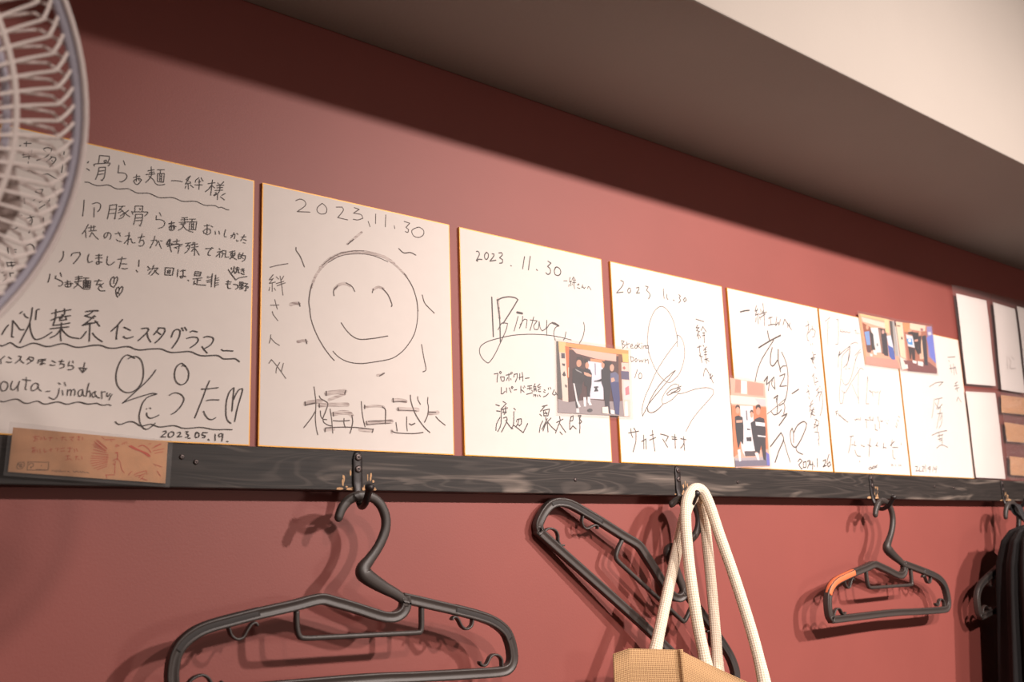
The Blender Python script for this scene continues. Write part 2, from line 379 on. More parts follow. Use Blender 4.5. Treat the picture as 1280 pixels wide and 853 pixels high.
# ------------------------------------------------------------------ wall hooks
HOOKX = [0.0966, 0.6083, 1.0876, 1.5400]
PLATEX = [0.1012, 0.6032, 1.0902, 1.5683]
hook_labels = ['black iron wall hook holding the nearest large black hanger',
               'black iron wall hook holding the rope handles of the jute bag',
               'black iron wall hook holding the hanger with the orange grip',
               'black iron wall hook holding the black garment, rightmost on the rail']
BENDX = [-0.0123, -0.0141, -0.0097, 0.0000]
for hx, lab, bx in zip(PLATEX, hook_labels, BENDX):
    h = empty('wall_hook', (hx, -RT, -0.02)); tag(h, lab, 'hook', 'iron wall hooks on the wooden rail')
    bm = bmesh.new()
    P = [(0, -.0012, .0165), (0, -.0012, .0), (0, -.0014, -.016), (0, -.0022, -.026), (0, -.0055, -.0345), (0, -.012, -.0395), (0, -.021, -.0400), (0, -.031, -.0360), (0, -.038, -.0290), (0, -.0415, -.0245)]
    P = [(bx * min(1, max(0, (-p[1] - .0022) / .039)), p[1], p[2]) for p in P]
    path = catmull(P, 6); n = len(path)
    rings = []
    for i, p in enumerate(path):
        t = (path[min(i + 1, n - 1)] - path[max(i - 1, 0)]).normalized(); a = Vector((1, 0, 0)); b = t.cross(a)
        s = i / (n - 1); u = min(1, max(0, (s - 0.22) / 0.22))
        w = 0.0057 * (1 - u) + 0.0036 * u; d = 0.0012 * (1 - u) + 0.0034 * u
        if s < .05: w *= 0.55 + 9 * s
        rings.append([bm.verts.new(p + a * w * math.cos(k * math.pi / 6) + b * d * math.sin(k * math.pi / 6)) for k in range(12)])
    for r0, r1 in zip(rings, rings[1:]):
        for k in range(12): bm.faces.new((r0[k], r0[(k + 1) % 12], r1[(k + 1) % 12], r1[k]))
    bm.faces.new(rings[0][::-1]); bm.faces.new(rings[-1])
    obj('prong', bm, M['iron'], h, True)
    bm = bmesh.new(); bmesh.ops.create_uvsphere(bm, u_segments=14, v_segments=10, radius=0.0047, matrix=Matrix.Translation((bx, -.0425, -.0232)))
    obj('ball_tip', bm, M['iron'], h, True)
    screw_head(h, 0, -.0024, .0105, .0038); screw_head(h, 0, -.0024, -.0015, .0038)
    chips(hx + 0.004, 0, 26 if hx < 0.3 else 30, 0.024)
chips(PLATEX[0] - 0.012, 0, 16, 0.02)

# ------------------------------------------------------------------ autograph boards with handwriting
BT, BW, BH = 0.003, 0.242, 0.273
BOARDS = {1: -0.2511, 2: 0.0000, 3: 0.2570, 4: 0.5157, 5: 0.7700, 6: 1.0156, 7: 1.2609}
INK = {}
INK[1] = '89,0:63 2510 117 2531;89,0:117 2583 118 2531;89,0:168 2557 174 2566;90,0:201 2590 259 2606;90,0:221 2613 221 2570;90,0:189 2520 272 2547;89,0:195 2521 204 2481;90,0:272 2547 268 2518;90,0:200 2501 267 2524;90,0:195 2479 268 2507;90,0:199 2462 266 2485;89,0:245 2526 249 2457;89,0:246 2428 245 2413;91,0:365 2580 396 2599 435 2597 425 2555 383 2502 315 2456;91,0:369 2570 406 2551;91,0:433 2521 472 2520 473 2495 426 2420;90,0:440 2516 398 2463;91,0:441 2487 448 2482;92,0:543 2594 541 2569;92,0:598 2600 618 2612 623 2574 614 2557;92,0:543 2519 595 2534;92,0:545 2487 600 2503;91,0:543 2519 531 2393;92,0:617 2558 614 2485 612 2401;93,0:758 2547 752 2535;93,0:748 2479 772 2470;90,0:247 2340 265 2346 297 2334 341 2331 385 2343 417 2352 443 2342 479 2328 522 2320;91,0:543 2335 592 2346;93,0:762 2552 756 2539;93,0:749 2479 773 2466;94,0:857 2626 855 2592 850 2561;94,0:857 2633 898 2639 946 2647 947 2621 935 2585;94,0:900 2591 920 2603 921 2585 904 2577 900 2589;94,0:815 2520 817 2539 888 2562 956 2582 953 2566 940 2549;93,0:859 2515 854 2474 843 2427 831 2392;93,0:859 2515 917 2532 915 2480 908 2427 892 2394 882 2399;93,0:861 2479 904 2496;93,0:856 2445 899 2463;95,0:1039 2579 1036 2537 1034 2503 1070 2511 1106 2508 1118 2481 1101 2448 1071 2422 1053 2420;95,0:1079 2633 1087 2616 1095 2596;95,0:1181 2488 1227 2513 1241 2512;95,0:1208 2524 1207 2456;95,0:1183 2451 1193 2468 1235 2492 1257 2482 1243 2456 1223 2429 1198 2431 1186 2451;95,0:1227 2494 1236 2470;97,0:1314 2585 1375 2611;96,0:1345 2634 1351 2567;97,0:1329 2570 1376 2588;97,0:1298 2544 1384 2571;96,0:1355 2564 1335 2514 1297 2464;96,0:1327 2535 1372 2507 1395 2474 1432 2467 1483 2486;97,0:1404 2617 1474 2633;97,0:1437 2621 1435 2590;96,0:1409 2576 1412 2497;97,0:1409 2580 1475 2595 1471 2506;97,0:1416 2498 1467 2505;97,0:1431 2581 1434 2506;97,0:1450 2586 1452 2510;97,0:1436 2559 1449 2562;97,0:1437 2533 1450 2536;98,0:1548 2538 1608 2550 1657 2551;96,0:739 2346 769 2351 803 2342 844 2336 891 2346 938 2362 973 2360 1001 2348 1036 2344 1084 2355 1133 2367 1169 2358 1205 2345 1241 2346 1290 2357 1326 2363 1363 2358 1400 2347 1437 2342 1488 2351 1539 2365 1577 2368 1614 2361 1660 2352 1705 2358 1766 2373 1812 2377 1859 2364 1906 2358 1968 2371 2007 2373 2039 2362 2063 2371 2095 2367 2119 2358 2147 2360;98,0:1729 2623 1695 2581 1719 2571;98,0:1736 2629 1689 2533 1723 2548;98,0:1716 2539 1721 2490;98,0:1694 2515 1687 2490;99,0:1739 2536 1770 2516;99,0:1697 2539 1742 2556 1734 2570;99,0:1788 2574 1795 2599 1825 2629;99,0:1848 2634 1856 2617 1869 2604;99,0:1819 2585 1845 2595;99,0:1785 2546 1862 2563;99,0:1829 2611 1831 2572 1827 2508;100,0:1920 2587 1994 2615;100,0:1966 2637 1960 2576 1951 2472;100,0:1959 2584 1929 2534 1895 2499;100,0:1964 2577 1992 2559;100,0:2022 2621 2030 2607;101,0:2085 2643 2062 2614;101,0:2011 2587 2086 2608;101,0:2015 2565 2075 2581;101,0:1996 2533 2076 2554;100,0:2046 2611 2044 2539 2025 2503 2023 2444;100,0:2001 2514 2013 2509 1982 2479;100,0:1990 2476 2013 2497;100,0:2104 2524 2069 2497;100,0:2054 2478 2098 2455;78,0:234 2085 238 2037;79,0:330 2192 320 2162;80,0:330 2192 381 2199 371 2152 326 2163;79,0:309 2079 335 2106;79,0:359 2072 380 2090;80,0:445 2128 440 2103 428 2083;80,0:405 2106 430 2104;79,0:362 2020 407 2061;81,0:574 2180 550 2150 537 2126;80,0:586 2079 562 2057;80,0:542 1940 531 1910;78,0:203 1920 207 1910;78,0:218 1929 225 1924;79,0:263 1907 323 1933;78,0:289 1936 310 1899 303 1856 280 1873 297 1897;78,0:296 1807 289 1775;79,0:402 1937 408 1886;79,0:406 1806 416 1801;77,0:156 1791 171 1792 192 1808;81,0:741 2173 740 2094 735 2018;82,0:815 2152 858 2172 889 2160 885 2115 866 2086;82,0:834 2120 835 2030;83,0:974 2170 967 2103 957 2035;83,0:971 2169 1036 2191 1032 2123 1025 2048;83,0:969 2129 1024 2143;83,0:968 2088 1022 2103;83,0:1028 2049 1018 2054;84,0:1054 2175 1112 2190;83,0:1092 2183 1059 2136;83,0:1065 2155 1097 2136 1109 2109 1096 2077 1063 2056;83,0:1087 2134 1053 2112;83,0:1102 2115 1075 2087;83,0:1149 2157 1115 2121;83,0:1112 2128 1137 2107 1162 2097;84,0:1207 2210 1206 2157;85,0:1207 2210 1281 2225 1276 2171;84,0:1247 2192 1261 2194 1254 2182;84,0:1177 2152 1189 2125;85,0:1185 2146 1255 2163 1330 2175 1327 2159 1303 2132;84,0:1214 2126 1212 2085 1200 2027;84,0:1214 2129 1281 2143 1280 2090 1264 2024 1253 2030;84,0:1219 2093 1272 2107;84,0:1220 2068 1273 2081;85,0:1442 2193 1458 2162;85,0:1414 2154 1412 2116 1452 2123 1489 2115 1497 2087 1477 2053 1437 2034;86,0:1537 2102 1593 2120;85,0:1563 2126 1565 2047;86,0:1542 2065 1557 2083 1594 2090 1595 2060 1573 2037 1547 2036 1543 2058;86,0:1586 2096 1583 2065;81,0:788 1949 768 1899 740 1851;81,0:768 1885 775 1822;81,0:790 1917 853 1940;81,0:815 1944 815 1893;81,0:839 1948 838 1898;81,0:798 1887 864 1906;81,0:825 1881 807 1835;81,0:832 1875 853 1850 885 1824;82,0:970 1897 961 1870 942 1845 934 1865 946 1896 980 1906 998 1884 989 1846;82,0:1035 1905 1082 1921;82,0:1061 1928 1084 1892;82,0:1047 1853 1065 1842 1096 1840;83,0:1162 1943 1160 1899 1153 1821;83,0:1128 1900 1170 1915 1154 1876 1121 1826;83,0:1154 1868 1182 1884 1190 1860 1197 1847 1222 1851;84,0:1248 1907 1307 1929;83,0:1285 1951 1260 1858;83,0:1267 1881 1295 1893 1306 1866 1290 1834 1258 1828;84,0:1373 1900 1423 1916 1432 1888 1418 1856;84,0:1407 1951 1395 1896 1365 1825;84,0:1442 1912 1458 1870 1473 1840;85,0:1460 1915 1478 1915;85,0:1540 1937 1523 1897;85,0:1519 1889 1570 1905;85,0:1550 1946 1552 1894 1573 1823;85,0:1535 1869 1585 1900;85,0:1584 1923 1629 1938;85,0:1574 1898 1637 1917;86,0:1539 2096 1594 2118;85,0:1564 2124 1563 2037;86,0:1540 2059 1562 2078 1591 2080 1592 2057 1571 2038 1545 2041;86,0:1587 2086 1610 2083;87,0:1663 2181 1723 2196;86,0:1689 2189 1694 2145;87,0:1656 2160 1727 2178;87,0:1642 2131 1736 2156;86,0:1698 2145 1674 2087 1634 2050;86,0:1665 2120 1704 2078 1742 2062 1781 2058;86,0:1650 2117 1702 2131;87,0:1742 2184 1803 2196;87,0:1769 2186 1766 2162;87,0:1747 2155 1742 2077;87,0:1747 2158 1815 2172 1807 2085;87,0:1742 2077 1806 2089;87,0:1766 2158 1765 2085;87,0:1785 2162 1784 2089;87,0:1767 2135 1786 2139;87,0:1768 2109 1787 2112;88,0:1894 2144 1948 2160;88,0:1924 2165 1923 2080 1896 2067 1884 2088 1918 2118 1956 2121 1961 2087 1935 2063 1911 2062;88,0:1963 2157 1983 2149;88,0:2008 2111 2013 2077;88,0:2047 2118 2056 2089;88,0:2118 2147 2103 2090 2108 2071 2127 2074;89,0:2175 2095 2219 2118 2216 2079 2208 2069;89,0:2206 2132 2195 2098 2176 2071;89,0:2239 2130 2251 2120;89,0:2236 2059 2241 2048 2257 2055;90,0:2288 2100 2337 2112;90,0:2320 2129 2305 2095 2281 2059;90,0:2313 2080 2342 2074;89,0:2310 2044 2330 2044;85,0:1541 1935 1528 1895;85,0:1528 1884 1575 1907;85,0:1559 1946 1554 1885 1570 1828;85,0:1532 1873 1576 1892;86,0:1593 1929 1648 1946;85,0:1622 1957 1620 1911;86,0:1590 1899 1679 1918;86,0:1599 1870 1672 1902;85,0:1649 1909 1638 1820;85,0:1610 1872 1625 1867;86,0:1709 1931 1761 1947;86,0:1739 1932 1714 1897;86,0:1725 1907 1755 1920 1741 1872 1705 1832;86,0:1733 1886 1748 1884;87,0:1766 1929 1830 1948;86,0:1788 1956 1777 1924;86,0:1770 1900 1838 1923;86,0:1803 1959 1803 1826;86,0:1797 1897 1772 1862;86,0:1809 1895 1832 1865 1852 1838;87,0:1912 1913 1977 1928 1944 1884 1941 1853 1964 1853;87,0:1977 1936 1993 1931;88,0:2055 1941 2064 1927;88,0:2037 1900 2080 1915 2026 1852;87,0:2061 1896 2062 1850;88,0:2088 1924 2088 1893;88,0:2088 1924 2127 1927 2124 1895 2088 1893;87,0:2100 1891 2081 1853;88,0:2120 1894 2121 1860 2160 1870;89,0:2163 1921 2223 1943;88,0:2183 1917 2176 1888 2224 1900 2223 1927;88,0:2179 1904 2223 1916;88,0:2195 1938 2200 1881;88,0:2192 1887 2177 1853;88,0:2184 1878 2241 1856;88,0:2216 1891 2169 1852;89,0:2275 1932 2260 1906;89,0:2260 1910 2261 1867 2289 1880 2292 1915 2260 1910;89,0:2260 1891 2288 1899;89,0:2312 1938 2300 1905;89,0:2304 1910 2337 1911 2330 1871 2302 1847;89,0:2305 1886 2313 1880;76,0:125 1615 135 1563;77,0:180 1607 195 1607;77,0:184 1585 196 1587;78,0:277 1658 304 1677 329 1667 340 1638 334 1596 320 1570;78,0:408 1664 439 1666;78,0:414 1655 412 1641;76,0:127 1481 199 1493;76,0:130 1478 135 1455;76,0:162 1493 168 1454;76,0:185 1470 166 1434;76,0:135 1449 194 1472;76,0:97 1386 117 1399;76,0:110 1361 131 1373;76,0:105 1311 141 1353;76,0:156 1392 164 1366;76,0:157 1389 186 1397;76,0:172 1334 203 1325;77,0:258 1462 328 1483;77,0:262 1455 260 1435 287 1449 291 1433;77,0:304 1469 306 1435;77,0:287 1443 336 1444;76,0:233 1333 259 1347;77,0:279 1374 315 1386;76,0:291 1372 304 1361;76,0:286 1351 310 1358;79,0:586 1659 588 1621 577 1584 556 1556;80,0:655 1629 667 1655 725 1675 733 1652 709 1606 678 1560;80,0:808 1672 800 1628 805 1594 821 1596 844 1611;81,0:871 1668 924 1681;81,0:872 1644 926 1656;80,0:897 1687 901 1602;80,0:875 1598 887 1614 928 1614;80,0:875 1598 888 1589 908 1600;81,0:975 1678 971 1628 979 1604 1003 1601 1039 1635;82,0:1068 1665 1143 1685;82,0:1108 1694 1097 1634 1086 1582;82,0:1108 1629 1153 1634;82,0:1110 1586 1134 1584 1161 1594;82,0:1266 1691 1265 1629;82,0:1242 1589 1257 1573;77,0:485 1435 480 1390 472 1358;78,0:571 1459 582 1426;78,0:535 1426 530 1401 565 1392 591 1379 596 1359 577 1339 562 1337;78,0:614 1376 661 1393;78,0:635 1399 641 1342;78,0:615 1352 630 1368 666 1369 664 1348 638 1338 619 1342;78,0:662 1379 682 1375;79,0:701 1437 762 1454;79,0:729 1455 732 1414;79,0:705 1420 757 1435;79,0:697 1395 758 1414;79,0:732 1411 721 1371 693 1336;79,0:707 1389 747 1361 781 1341 833 1349;79,0:770 1441 819 1448;79,0:793 1441 790 1423;79,0:774 1417 777 1351;79,0:774 1420 836 1426 833 1359;79,0:777 1355 833 1363;79,0:790 1419 793 1357;79,0:803 1421 806 1359;79,0:817 1423 816 1360;79,0:778 1397 831 1404;79,0:779 1376 832 1384;80,0:869 1428 932 1441;80,0:908 1448 888 1395 924 1408;80,0:950 1419 918 1386 906 1363 927 1345 967 1351;80,0:917 1400 939 1378;81,0:1014 1418 1010 1442 1022 1479 1038 1496 1046 1476 1041 1432;81,0:1046 1476 1069 1500 1076 1480 1065 1436 1046 1394;80,0:1011 1421 1022 1401 1046 1394;81,0:1069 1337 1064 1365 1073 1394 1090 1404 1094 1383 1089 1354;81,0:1094 1383 1117 1415 1128 1402 1119 1365 1094 1323;80,0:1065 1350 1073 1323 1084 1307;81,0:1075 1352 1093 1340;83,0:1350 1642 1365 1626;83,0:1355 1606 1379 1624;83,0:1360 1567 1384 1603;83,0:1407 1662 1394 1616;83,0:1394 1630 1447 1642 1437 1622;83,0:1423 1620 1410 1589 1386 1560;83,0:1423 1617 1434 1596 1457 1581;84,0:1518 1653 1517 1586;84,0:1518 1657 1602 1666 1590 1594;84,0:1517 1586 1590 1594;84,0:1544 1635 1570 1639 1563 1608 1541 1609 1544 1633;84,0:1548 1621 1567 1624;84,0:1643 1658 1638 1586;85,0:1666 1647 1717 1662;84,0:1695 1666 1694 1591 1672 1580 1667 1595 1697 1603 1723 1600;85,0:1743 1569 1754 1563;85,0:1816 1663 1809 1631;86,0:1816 1666 1876 1668 1866 1633;86,0:1812 1643 1869 1650;86,0:1809 1624 1870 1630;86,0:1795 1588 1886 1613;85,0:1840 1602 1838 1553;85,0:1841 1580 1875 1589;85,0:1811 1572 1804 1533;85,0:1808 1549 1842 1539 1926 1544;86,0:1992 1671 1986 1613 1984 1537;86,0:1943 1622 1985 1640;86,0:1933 1590 1986 1613;86,0:1947 1638 1939 1633;86,0:1941 1576 1987 1590;86,0:2027 1665 2021 1603 2019 1538;87,0:2028 1627 2055 1639;87,0:2025 1611 2060 1617;86,0:2026 1581 2053 1589;86,0:2026 1558 2057 1571;87,0:2139 1613 2190 1617;87,0:2135 1590 2183 1597;87,0:2158 1628 2152 1577 2160 1547 2188 1551;87,0:2215 1598 2259 1596 2263 1570 2240 1551;88,0:2282 1627 2279 1588;88,0:2282 1631 2318 1632 2315 1593;88,0:2279 1607 2319 1613;88,0:2279 1588 2319 1594;88,0:2298 1629 2300 1560;88,0:2279 1572 2320 1578;88,0:2280 1557 2316 1566;88,0:2331 1626 2367 1624 2343 1601;88,0:2327 1595 2376 1594 2368 1578;88,0:2352 1598 2349 1548 2336 1550;88,0:2156 1739 2188 1698 2238 1644 2277 1673 2358 1699;88,0:2187 1763 2191 1745;88,0:2218 1780 2215 1748 2192 1706;88,0:2215 1741 2228 1712;88,0:2235 1767 2267 1776;88,0:2251 1781 2247 1753;88,0:2239 1752 2275 1762;88,0:2251 1754 2236 1713;88,0:2263 1756 2264 1725 2280 1724;88,0:2291 1760 2324 1773;88,0:2296 1746 2328 1758;88,0:2307 1775 2324 1734;88,0:2296 1726 2304 1716 2329 1716;100,0:173 935 151 900 128 848;102,0:259 1048 276 1066;100,0:206 979 207 907 205 838 220 836;101,0:209 976 244 937 270 907 300 911;102,0:292 1049 305 1027 327 1017;102,0:356 1111 353 1044 340 962 308 879 274 793;103,0:414 1105 393 1095 390 1055 389 1011;102,0:345 969 351 924 370 866 396 836 432 843 474 868 528 914;104,0:519 1081 580 1106 678 1136;104,0:551 1120 554 1069;104,0:623 1136 626 1092 590 1053;104,0:516 1020 577 1055 677 1081;104,0:554 1069 547 1021 534 975;104,0:589 1060 591 1026 647 1043;104,0:607 1083 606 1048;104,0:639 1073 641 1046;104,0:537 976 593 989 674 1015;104,0:514 943 594 962 667 978;103,0:605 1008 604 953 601 899 610 846;103,0:604 953 567 895 518 863;104,0:608 954 641 917 687 889 759 883;106,0:808 1136 856 1149 909 1159;106,0:870 1147 835 1112 800 1097 840 1088 879 1083;106,0:885 1108 841 1057 785 1006;106,0:785 1006 843 1026 914 1052;105,0:849 1031 850 948 850 869;105,0:820 955 802 922 775 885;102,0:119 753 137 750 165 765 194 784 218 777 249 757 279 752 315 768 356 792 392 801 429 796 460 787 492 783 535 791 578 809 621 822 659 821 698 809 737 803 782 807 827 819 872 831 918 839;106,0:826 1140 865 1151 915 1155;106,0:874 1102 894 1101;106,0:892 1062 913 1041 934 1017;106,0:875 946 910 909 964 877;106,0:818 1029 871 1039;108,0:1136 1103 1091 1041 1040 983;107,0:1098 1042 1091 978 1087 915 1094 916;108,0:1153 1033 1188 1021 1213 1010;108,0:1157 947 1150 943 1171 933 1199 936 1239 953;110,0:1316 1040 1368 1050 1383 1037 1356 995 1289 923;109,0:1370 1003 1379 962 1405 923;110,0:1481 1067 1461 1035 1434 996;111,0:1474 1066 1532 1069 1536 1037 1499 975 1448 919;110,0:1461 1028 1498 1004;112,0:1600 990 1620 1047 1655 1073 1685 1062 1679 1010 1652 949 1611 887;108,0:842 825 887 836 939 842 973 837 1013 827 1047 826 1087 831 1134 845 1181 855 1216 856 1251 843 1286 836 1327 839 1383 852 1439 861 1489 867 1525 863 1561 851 1605 844 1648 849 1728 864;112,0:1699 1092 1715 1065;112,0:1728 1100 1748 1073;113,0:1785 1062 1811 1075 1852 1070;113,0:1754 996 1798 1012 1850 1015 1866 987 1837 947 1790 909;114,0:1922 1026 1963 1038 2010 1032 2018 1004 1989 956 1929 913;113,0:1906 932 1929 902 1960 876;115,0:2105 924 2121 914 2167 919 2222 921;114,0:1721 863 1773 870 1810 867 1848 853 1893 843 1946 846 1999 854 2060 861 2091 852 2123 835 2162 836 2208 843 2248 847 2272 836 2294 822;73,0:160 664 138 639 127 628;73,0:130 632 138 597;74,0:190 660 214 646;73,0:177 617 198 614 219 619;74,0:269 675 293 674 280 646 249 612;74,0:283 650 299 629 317 619;74,0:359 677 340 649;74,0:356 677 390 674 388 650 342 613;74,0:354 660 380 643;75,0:434 661 429 628;75,0:441 646 489 660;75,0:443 662 492 670;75,0:464 668 466 625 451 617 454 634 488 630;75,0:542 662 574 648;75,0:528 624 547 621 569 625;76,0:601 661 642 665;76,0:626 677 612 635;76,0:618 643 647 639 645 615 614 602;76,0:689 670 682 629 713 635 730 616 709 598 681 595;76,0:718 676 722 659;77,0:821 672 814 624 809 580;76,0:775 621 840 620 809 580 775 621;72,0:167 449 148 428 145 390 161 365 187 374 202 407 194 438 167 449;73,0:235 455 225 415 230 384 254 385 287 433;73,0:291 459 282 413 284 375;74,0:314 477 380 473;73,0:343 496 346 444 340 399 352 392;74,0:443 446 418 454 392 429 388 396 404 387 433 406 446 440;74,0:443 443 448 407 470 389;74,0:510 389 541 393;75,0:608 472 625 461;74,0:617 424 613 380 597 340 573 325 535 340;75,0:658 480 669 451;75,0:643 409 652 367;75,0:690 419 686 366;75,0:690 406 709 421 719 408 715 368;76,0:719 408 740 427 751 411 749 371;76,0:814 429 788 420 777 393 785 367 807 375 817 423 822 383 836 371;76,0:866 490 855 432 849 371;76,0:854 405 872 424 883 401 881 367;76,0:931 418 905 409 897 382 911 366 936 385;74,0:149 279 178 276 218 290 253 302 282 305 307 296 332 279 368 275 403 287 439 299 464 294 489 281 520 280 562 291 605 304 643 300 674 291 706 293 743 305 781 316 820 313 859 305 897 308 939 318;76,0:921 422 926 388 946 370 966 364;77,0:980 426 986 359;77,0:981 413 1000 424 1013 422;77,0:1030 416 1025 389 1038 383 1057 412;77,0:1074 406 1058 378 1050 353;76,0:532 284 568 296 605 304 636 302 668 291 700 292 737 305 781 316 813 312 846 304 884 305 923 313 949 315 976 304 1009 303 1041 312 1068 303;92,0:1264 753 1228 770 1194 778 1161 757 1129 702 1108 637 1101 568 1114 500 1147 455 1195 433 1242 438 1289 466 1329 518 1347 582 1348 652 1335 714 1312 754 1277 772 1236 764 1202 743;92,0:1463 663 1430 610 1376 543 1303 467 1231 393 1172 334;93,0:1172 334 1225 361 1306 395 1395 429 1443 443 1479 439;92,0:1479 438 1423 417 1382 390 1350 339 1335 283 1326 234 1332 180 1351 133 1394 107 1434 127 1475 167;96,0:1714 722 1728 734 1743 724;95,0:1747 725 1713 749 1684 737 1656 702 1644 651 1648 601 1668 563 1705 545 1745 559 1773 597 1782 648 1773 691 1743 731;95,0:1600 437 1635 458 1671 464 1715 450 1742 416 1732 373 1705 328 1663 283 1628 260;92,0:1390 297 1393 294;93,0:1421 306 1431 300;92,0:1394 259 1399 228 1424 212 1459 218 1507 245;96,0:1991 607 1962 536 1921 417 1879 306 1855 241;97,0:1910 519 1963 525 2080 546;97,0:1966 413 2018 424 2091 427;96,0:1939 307 1955 275 1986 241 2024 233 2061 253;98,0:2220 208 2188 231 2168 281 2165 376 2175 450 2201 518 2239 558 2243 543 2237 469 2228 329;99,0:2241 440 2264 493 2294 540 2325 557 2334 543 2312 460 2282 354 2258 228;88,0:1114 160 1131 144 1158 139 1191 151 1231 167 1272 169 1300 157 1328 140 1362 137 1403 149 1438 157 1473 146 1509 136 1551 139 1608 150 1658 155 1694 148 1730 138 1781 136 1840 144 1899 152 1943 152 1996 145 2041 140 2102 141 2155 146 2233 148;88,0:1553 94 1577 102 1585 88 1533 44 1579 46;88,0:1631 98 1607 79 1604 51 1626 45 1653 67 1653 92 1631 98;89,0:1692 90 1714 98 1718 81 1690 52 1733 57;89,0:1768 105 1793 106 1776 87 1798 74 1791 57 1769 52;89,0:1795 46 1814 44;90,0:1871 103 1863 64 1879 54 1898 65 1901 90 1878 105 1871 103;90,0:1937 103 1930 81 1960 75 1961 61 1935 56;90,0:1937 106 1982 105;90,0:1991 45 2003 35;91,0:2061 95 2063 34;91,0:2141 98 2111 104 2096 82 2111 72 2138 91;91,0:2140 95 2132 33;91,0:2181 32 2193 29'
INK[2] = '101,0:385 2611 438 2639 492 2628 498 2579 404 2493 556 2518;102,0:701 2645 650 2593 641 2549 683 2523 747 2544 760 2598 728 2634 701 2645;103,0:877 2639 953 2654 966 2617 896 2523 1023 2521;104,0:1106 2679 1170 2671 1096 2613 1193 2615 1216 2576 1154 2546 1092 2541;105,0:1286 2554 1310 2498;105,0:1386 2661 1383 2547;106,0:1521 2675 1513 2536;107,0:1635 2568 1641 2539;108,0:1772 2647 1849 2640 1796 2580 1833 2560 1820 2525 1785 2528;109,0:1954 2610 1879 2560 1899 2500 1973 2492 2038 2534 2043 2590 1986 2616 1948 2605;142,0:394 2096 396 2064 444 2006 493 1903;277,1:1015 2243 1202 2413;126,0:1023 2244 1095 2311;143,0:1693 2309 1760 2270 1854 2290 1927 2272;96,0:96 1834 194 1873 302 1907;95,0:136 1763 91 1701 128 1715;95,0:137 1724 92 1662 162 1688;95,0:126 1675 127 1583;95,0:99 1623 90 1587;95,0:150 1623 164 1601;96,0:170 1745 196 1725;96,0:255 1766 230 1722;96,0:171 1673 256 1710;96,0:180 1651 273 1697;96,0:213 1759 231 1674 249 1562;95,0:112 1436 203 1452;94,0:157 1502 187 1407;373,1:336 1474 396 1498 436 1499;160,0:431 1511 445 1473;99,0:131 1373 148 1336 194 1287;98,0:118 1130 113 1083 102 1044;98,0:118 1099 161 1058 215 1032;97,0:101 836 130 877 206 800 291 699;97,0:222 855 189 798 182 744;98,0:264 851 240 764;317,1:424 1093 493 1110 528 1106;159,0:515 1125 528 1085;276,1:1391 826 1450 840 1469 853;133,0:1420 821 1485 859;130,0:2009 1811 2039 1726 2091 1680 2175 1621;126,0:1988 1231 2016 1087 2044 952 2002 919;121,0:940 1355 996 1288 1080 1224 1174 1201 1327 1226 1532 1278;128,0:560 1445 579 1343 633 1213 714 1086 804 983 855 940;112,0:840 1035 913 978 1023 940 1173 935 1344 967 1559 1022 1679 1088 1781 1183 1886 1332 1934 1494 1943 1635;141,0:563 1448 549 1527 562 1642 588 1735;284,1:576 1693 632 1832 722 1962;409,1:686 1923 795 2032 925 2112 1076 2163 1230 2189 1386 2190;372,1:1347 2192 1505 2175 1626 2125;257,1:1595 2137 1706 2068 1797 1994;140,0:1767 2024 1868 1899 1928 1749 1946 1612;79,0:704 1950 813 2051 943 2129 1095 2180 1230 2203;80,0:777 1995 925 2092 1076 2141 1230 2167 1386 2164 1545 2129;334,1:860 1718 906 1766 981 1794 1056 1780;132,0:851 1642 847 1699 897 1756;123,0:1000 1805 1075 1774 1109 1724;297,1:1344 1779 1413 1818 1482 1808;125,0:1334 1744 1348 1788;149,0:1462 1814 1541 1747 1590 1651 1585 1620;114,0:616 636 632 535 639 442 633 318 645 210 662 145;466,1:513 453 582 473 700 497;165,0:513 472 515 438;125,0:513 440 626 469;113,0:635 388 583 307 502 210;126,0:678 547 696 520 758 493 780 467 758 403 723 323;114,0:692 391 696 345 719 311 767 306;114,0:723 300 736 273 785 249 830 243;476,1:757 580 865 600 992 622;168,0:760 600 759 560;149,0:992 626 983 593;318,1:983 593 901 559 793 516;440,1:678 449 785 464 1020 480;146,0:678 464 680 429;115,0:807 418 825 313 839 170;477,1:847 370 938 391 1029 393 1070 368;157,0:843 385 847 350;137,0:1070 368 1079 305 1065 232 1047 180;116,0:843 299 938 300 1042 314;126,0:974 330 974 275 992 236;417,1:750 204 848 213;145,0:746 181 750 216;117,0:759 220 938 237 1120 243 1336 235;375,1:1167 222 1326 218;150,0:1336 239 1321 202;118,0:1187 524 1196 415 1214 320 1232 257;261,1:1229 466 1309 483 1424 491 1477 482;172,0:1229 486 1229 454;142,0:1453 485 1491 459 1495 402 1488 304;486,1:1251 298 1403 315 1572 333;139,0:1251 314 1256 279;86,0:1256 279 1403 299 1557 316;86,0:1270 316 1403 329 1568 342;443,1:1593 564 1672 574 1762 568;165,0:1593 585 1598 548;89,0:1598 550 1762 564;504,1:1661 474 1922 483;176,0:1659 486 1661 462;89,0:1661 462 1901 470;145,0:1825 640 1832 573 1871 467 1930 378 2010 291 2081 240;124,0:1925 630 1926 597 1959 548;124,0:2064 632 2057 580 2069 522 2054 428 2011 350;454,1:2070 454 2201 471;125,0:2076 467 2170 471;125,0:2168 422 2220 379 2298 332;120,0:1629 324 1643 234;121,0:1771 394 1770 311 1777 241;144,0:1808 322 1833 310 1879 330;121,0:1574 227 1628 213 1746 211 1887 218 1989 235;326,1:1574 235 1574 210'
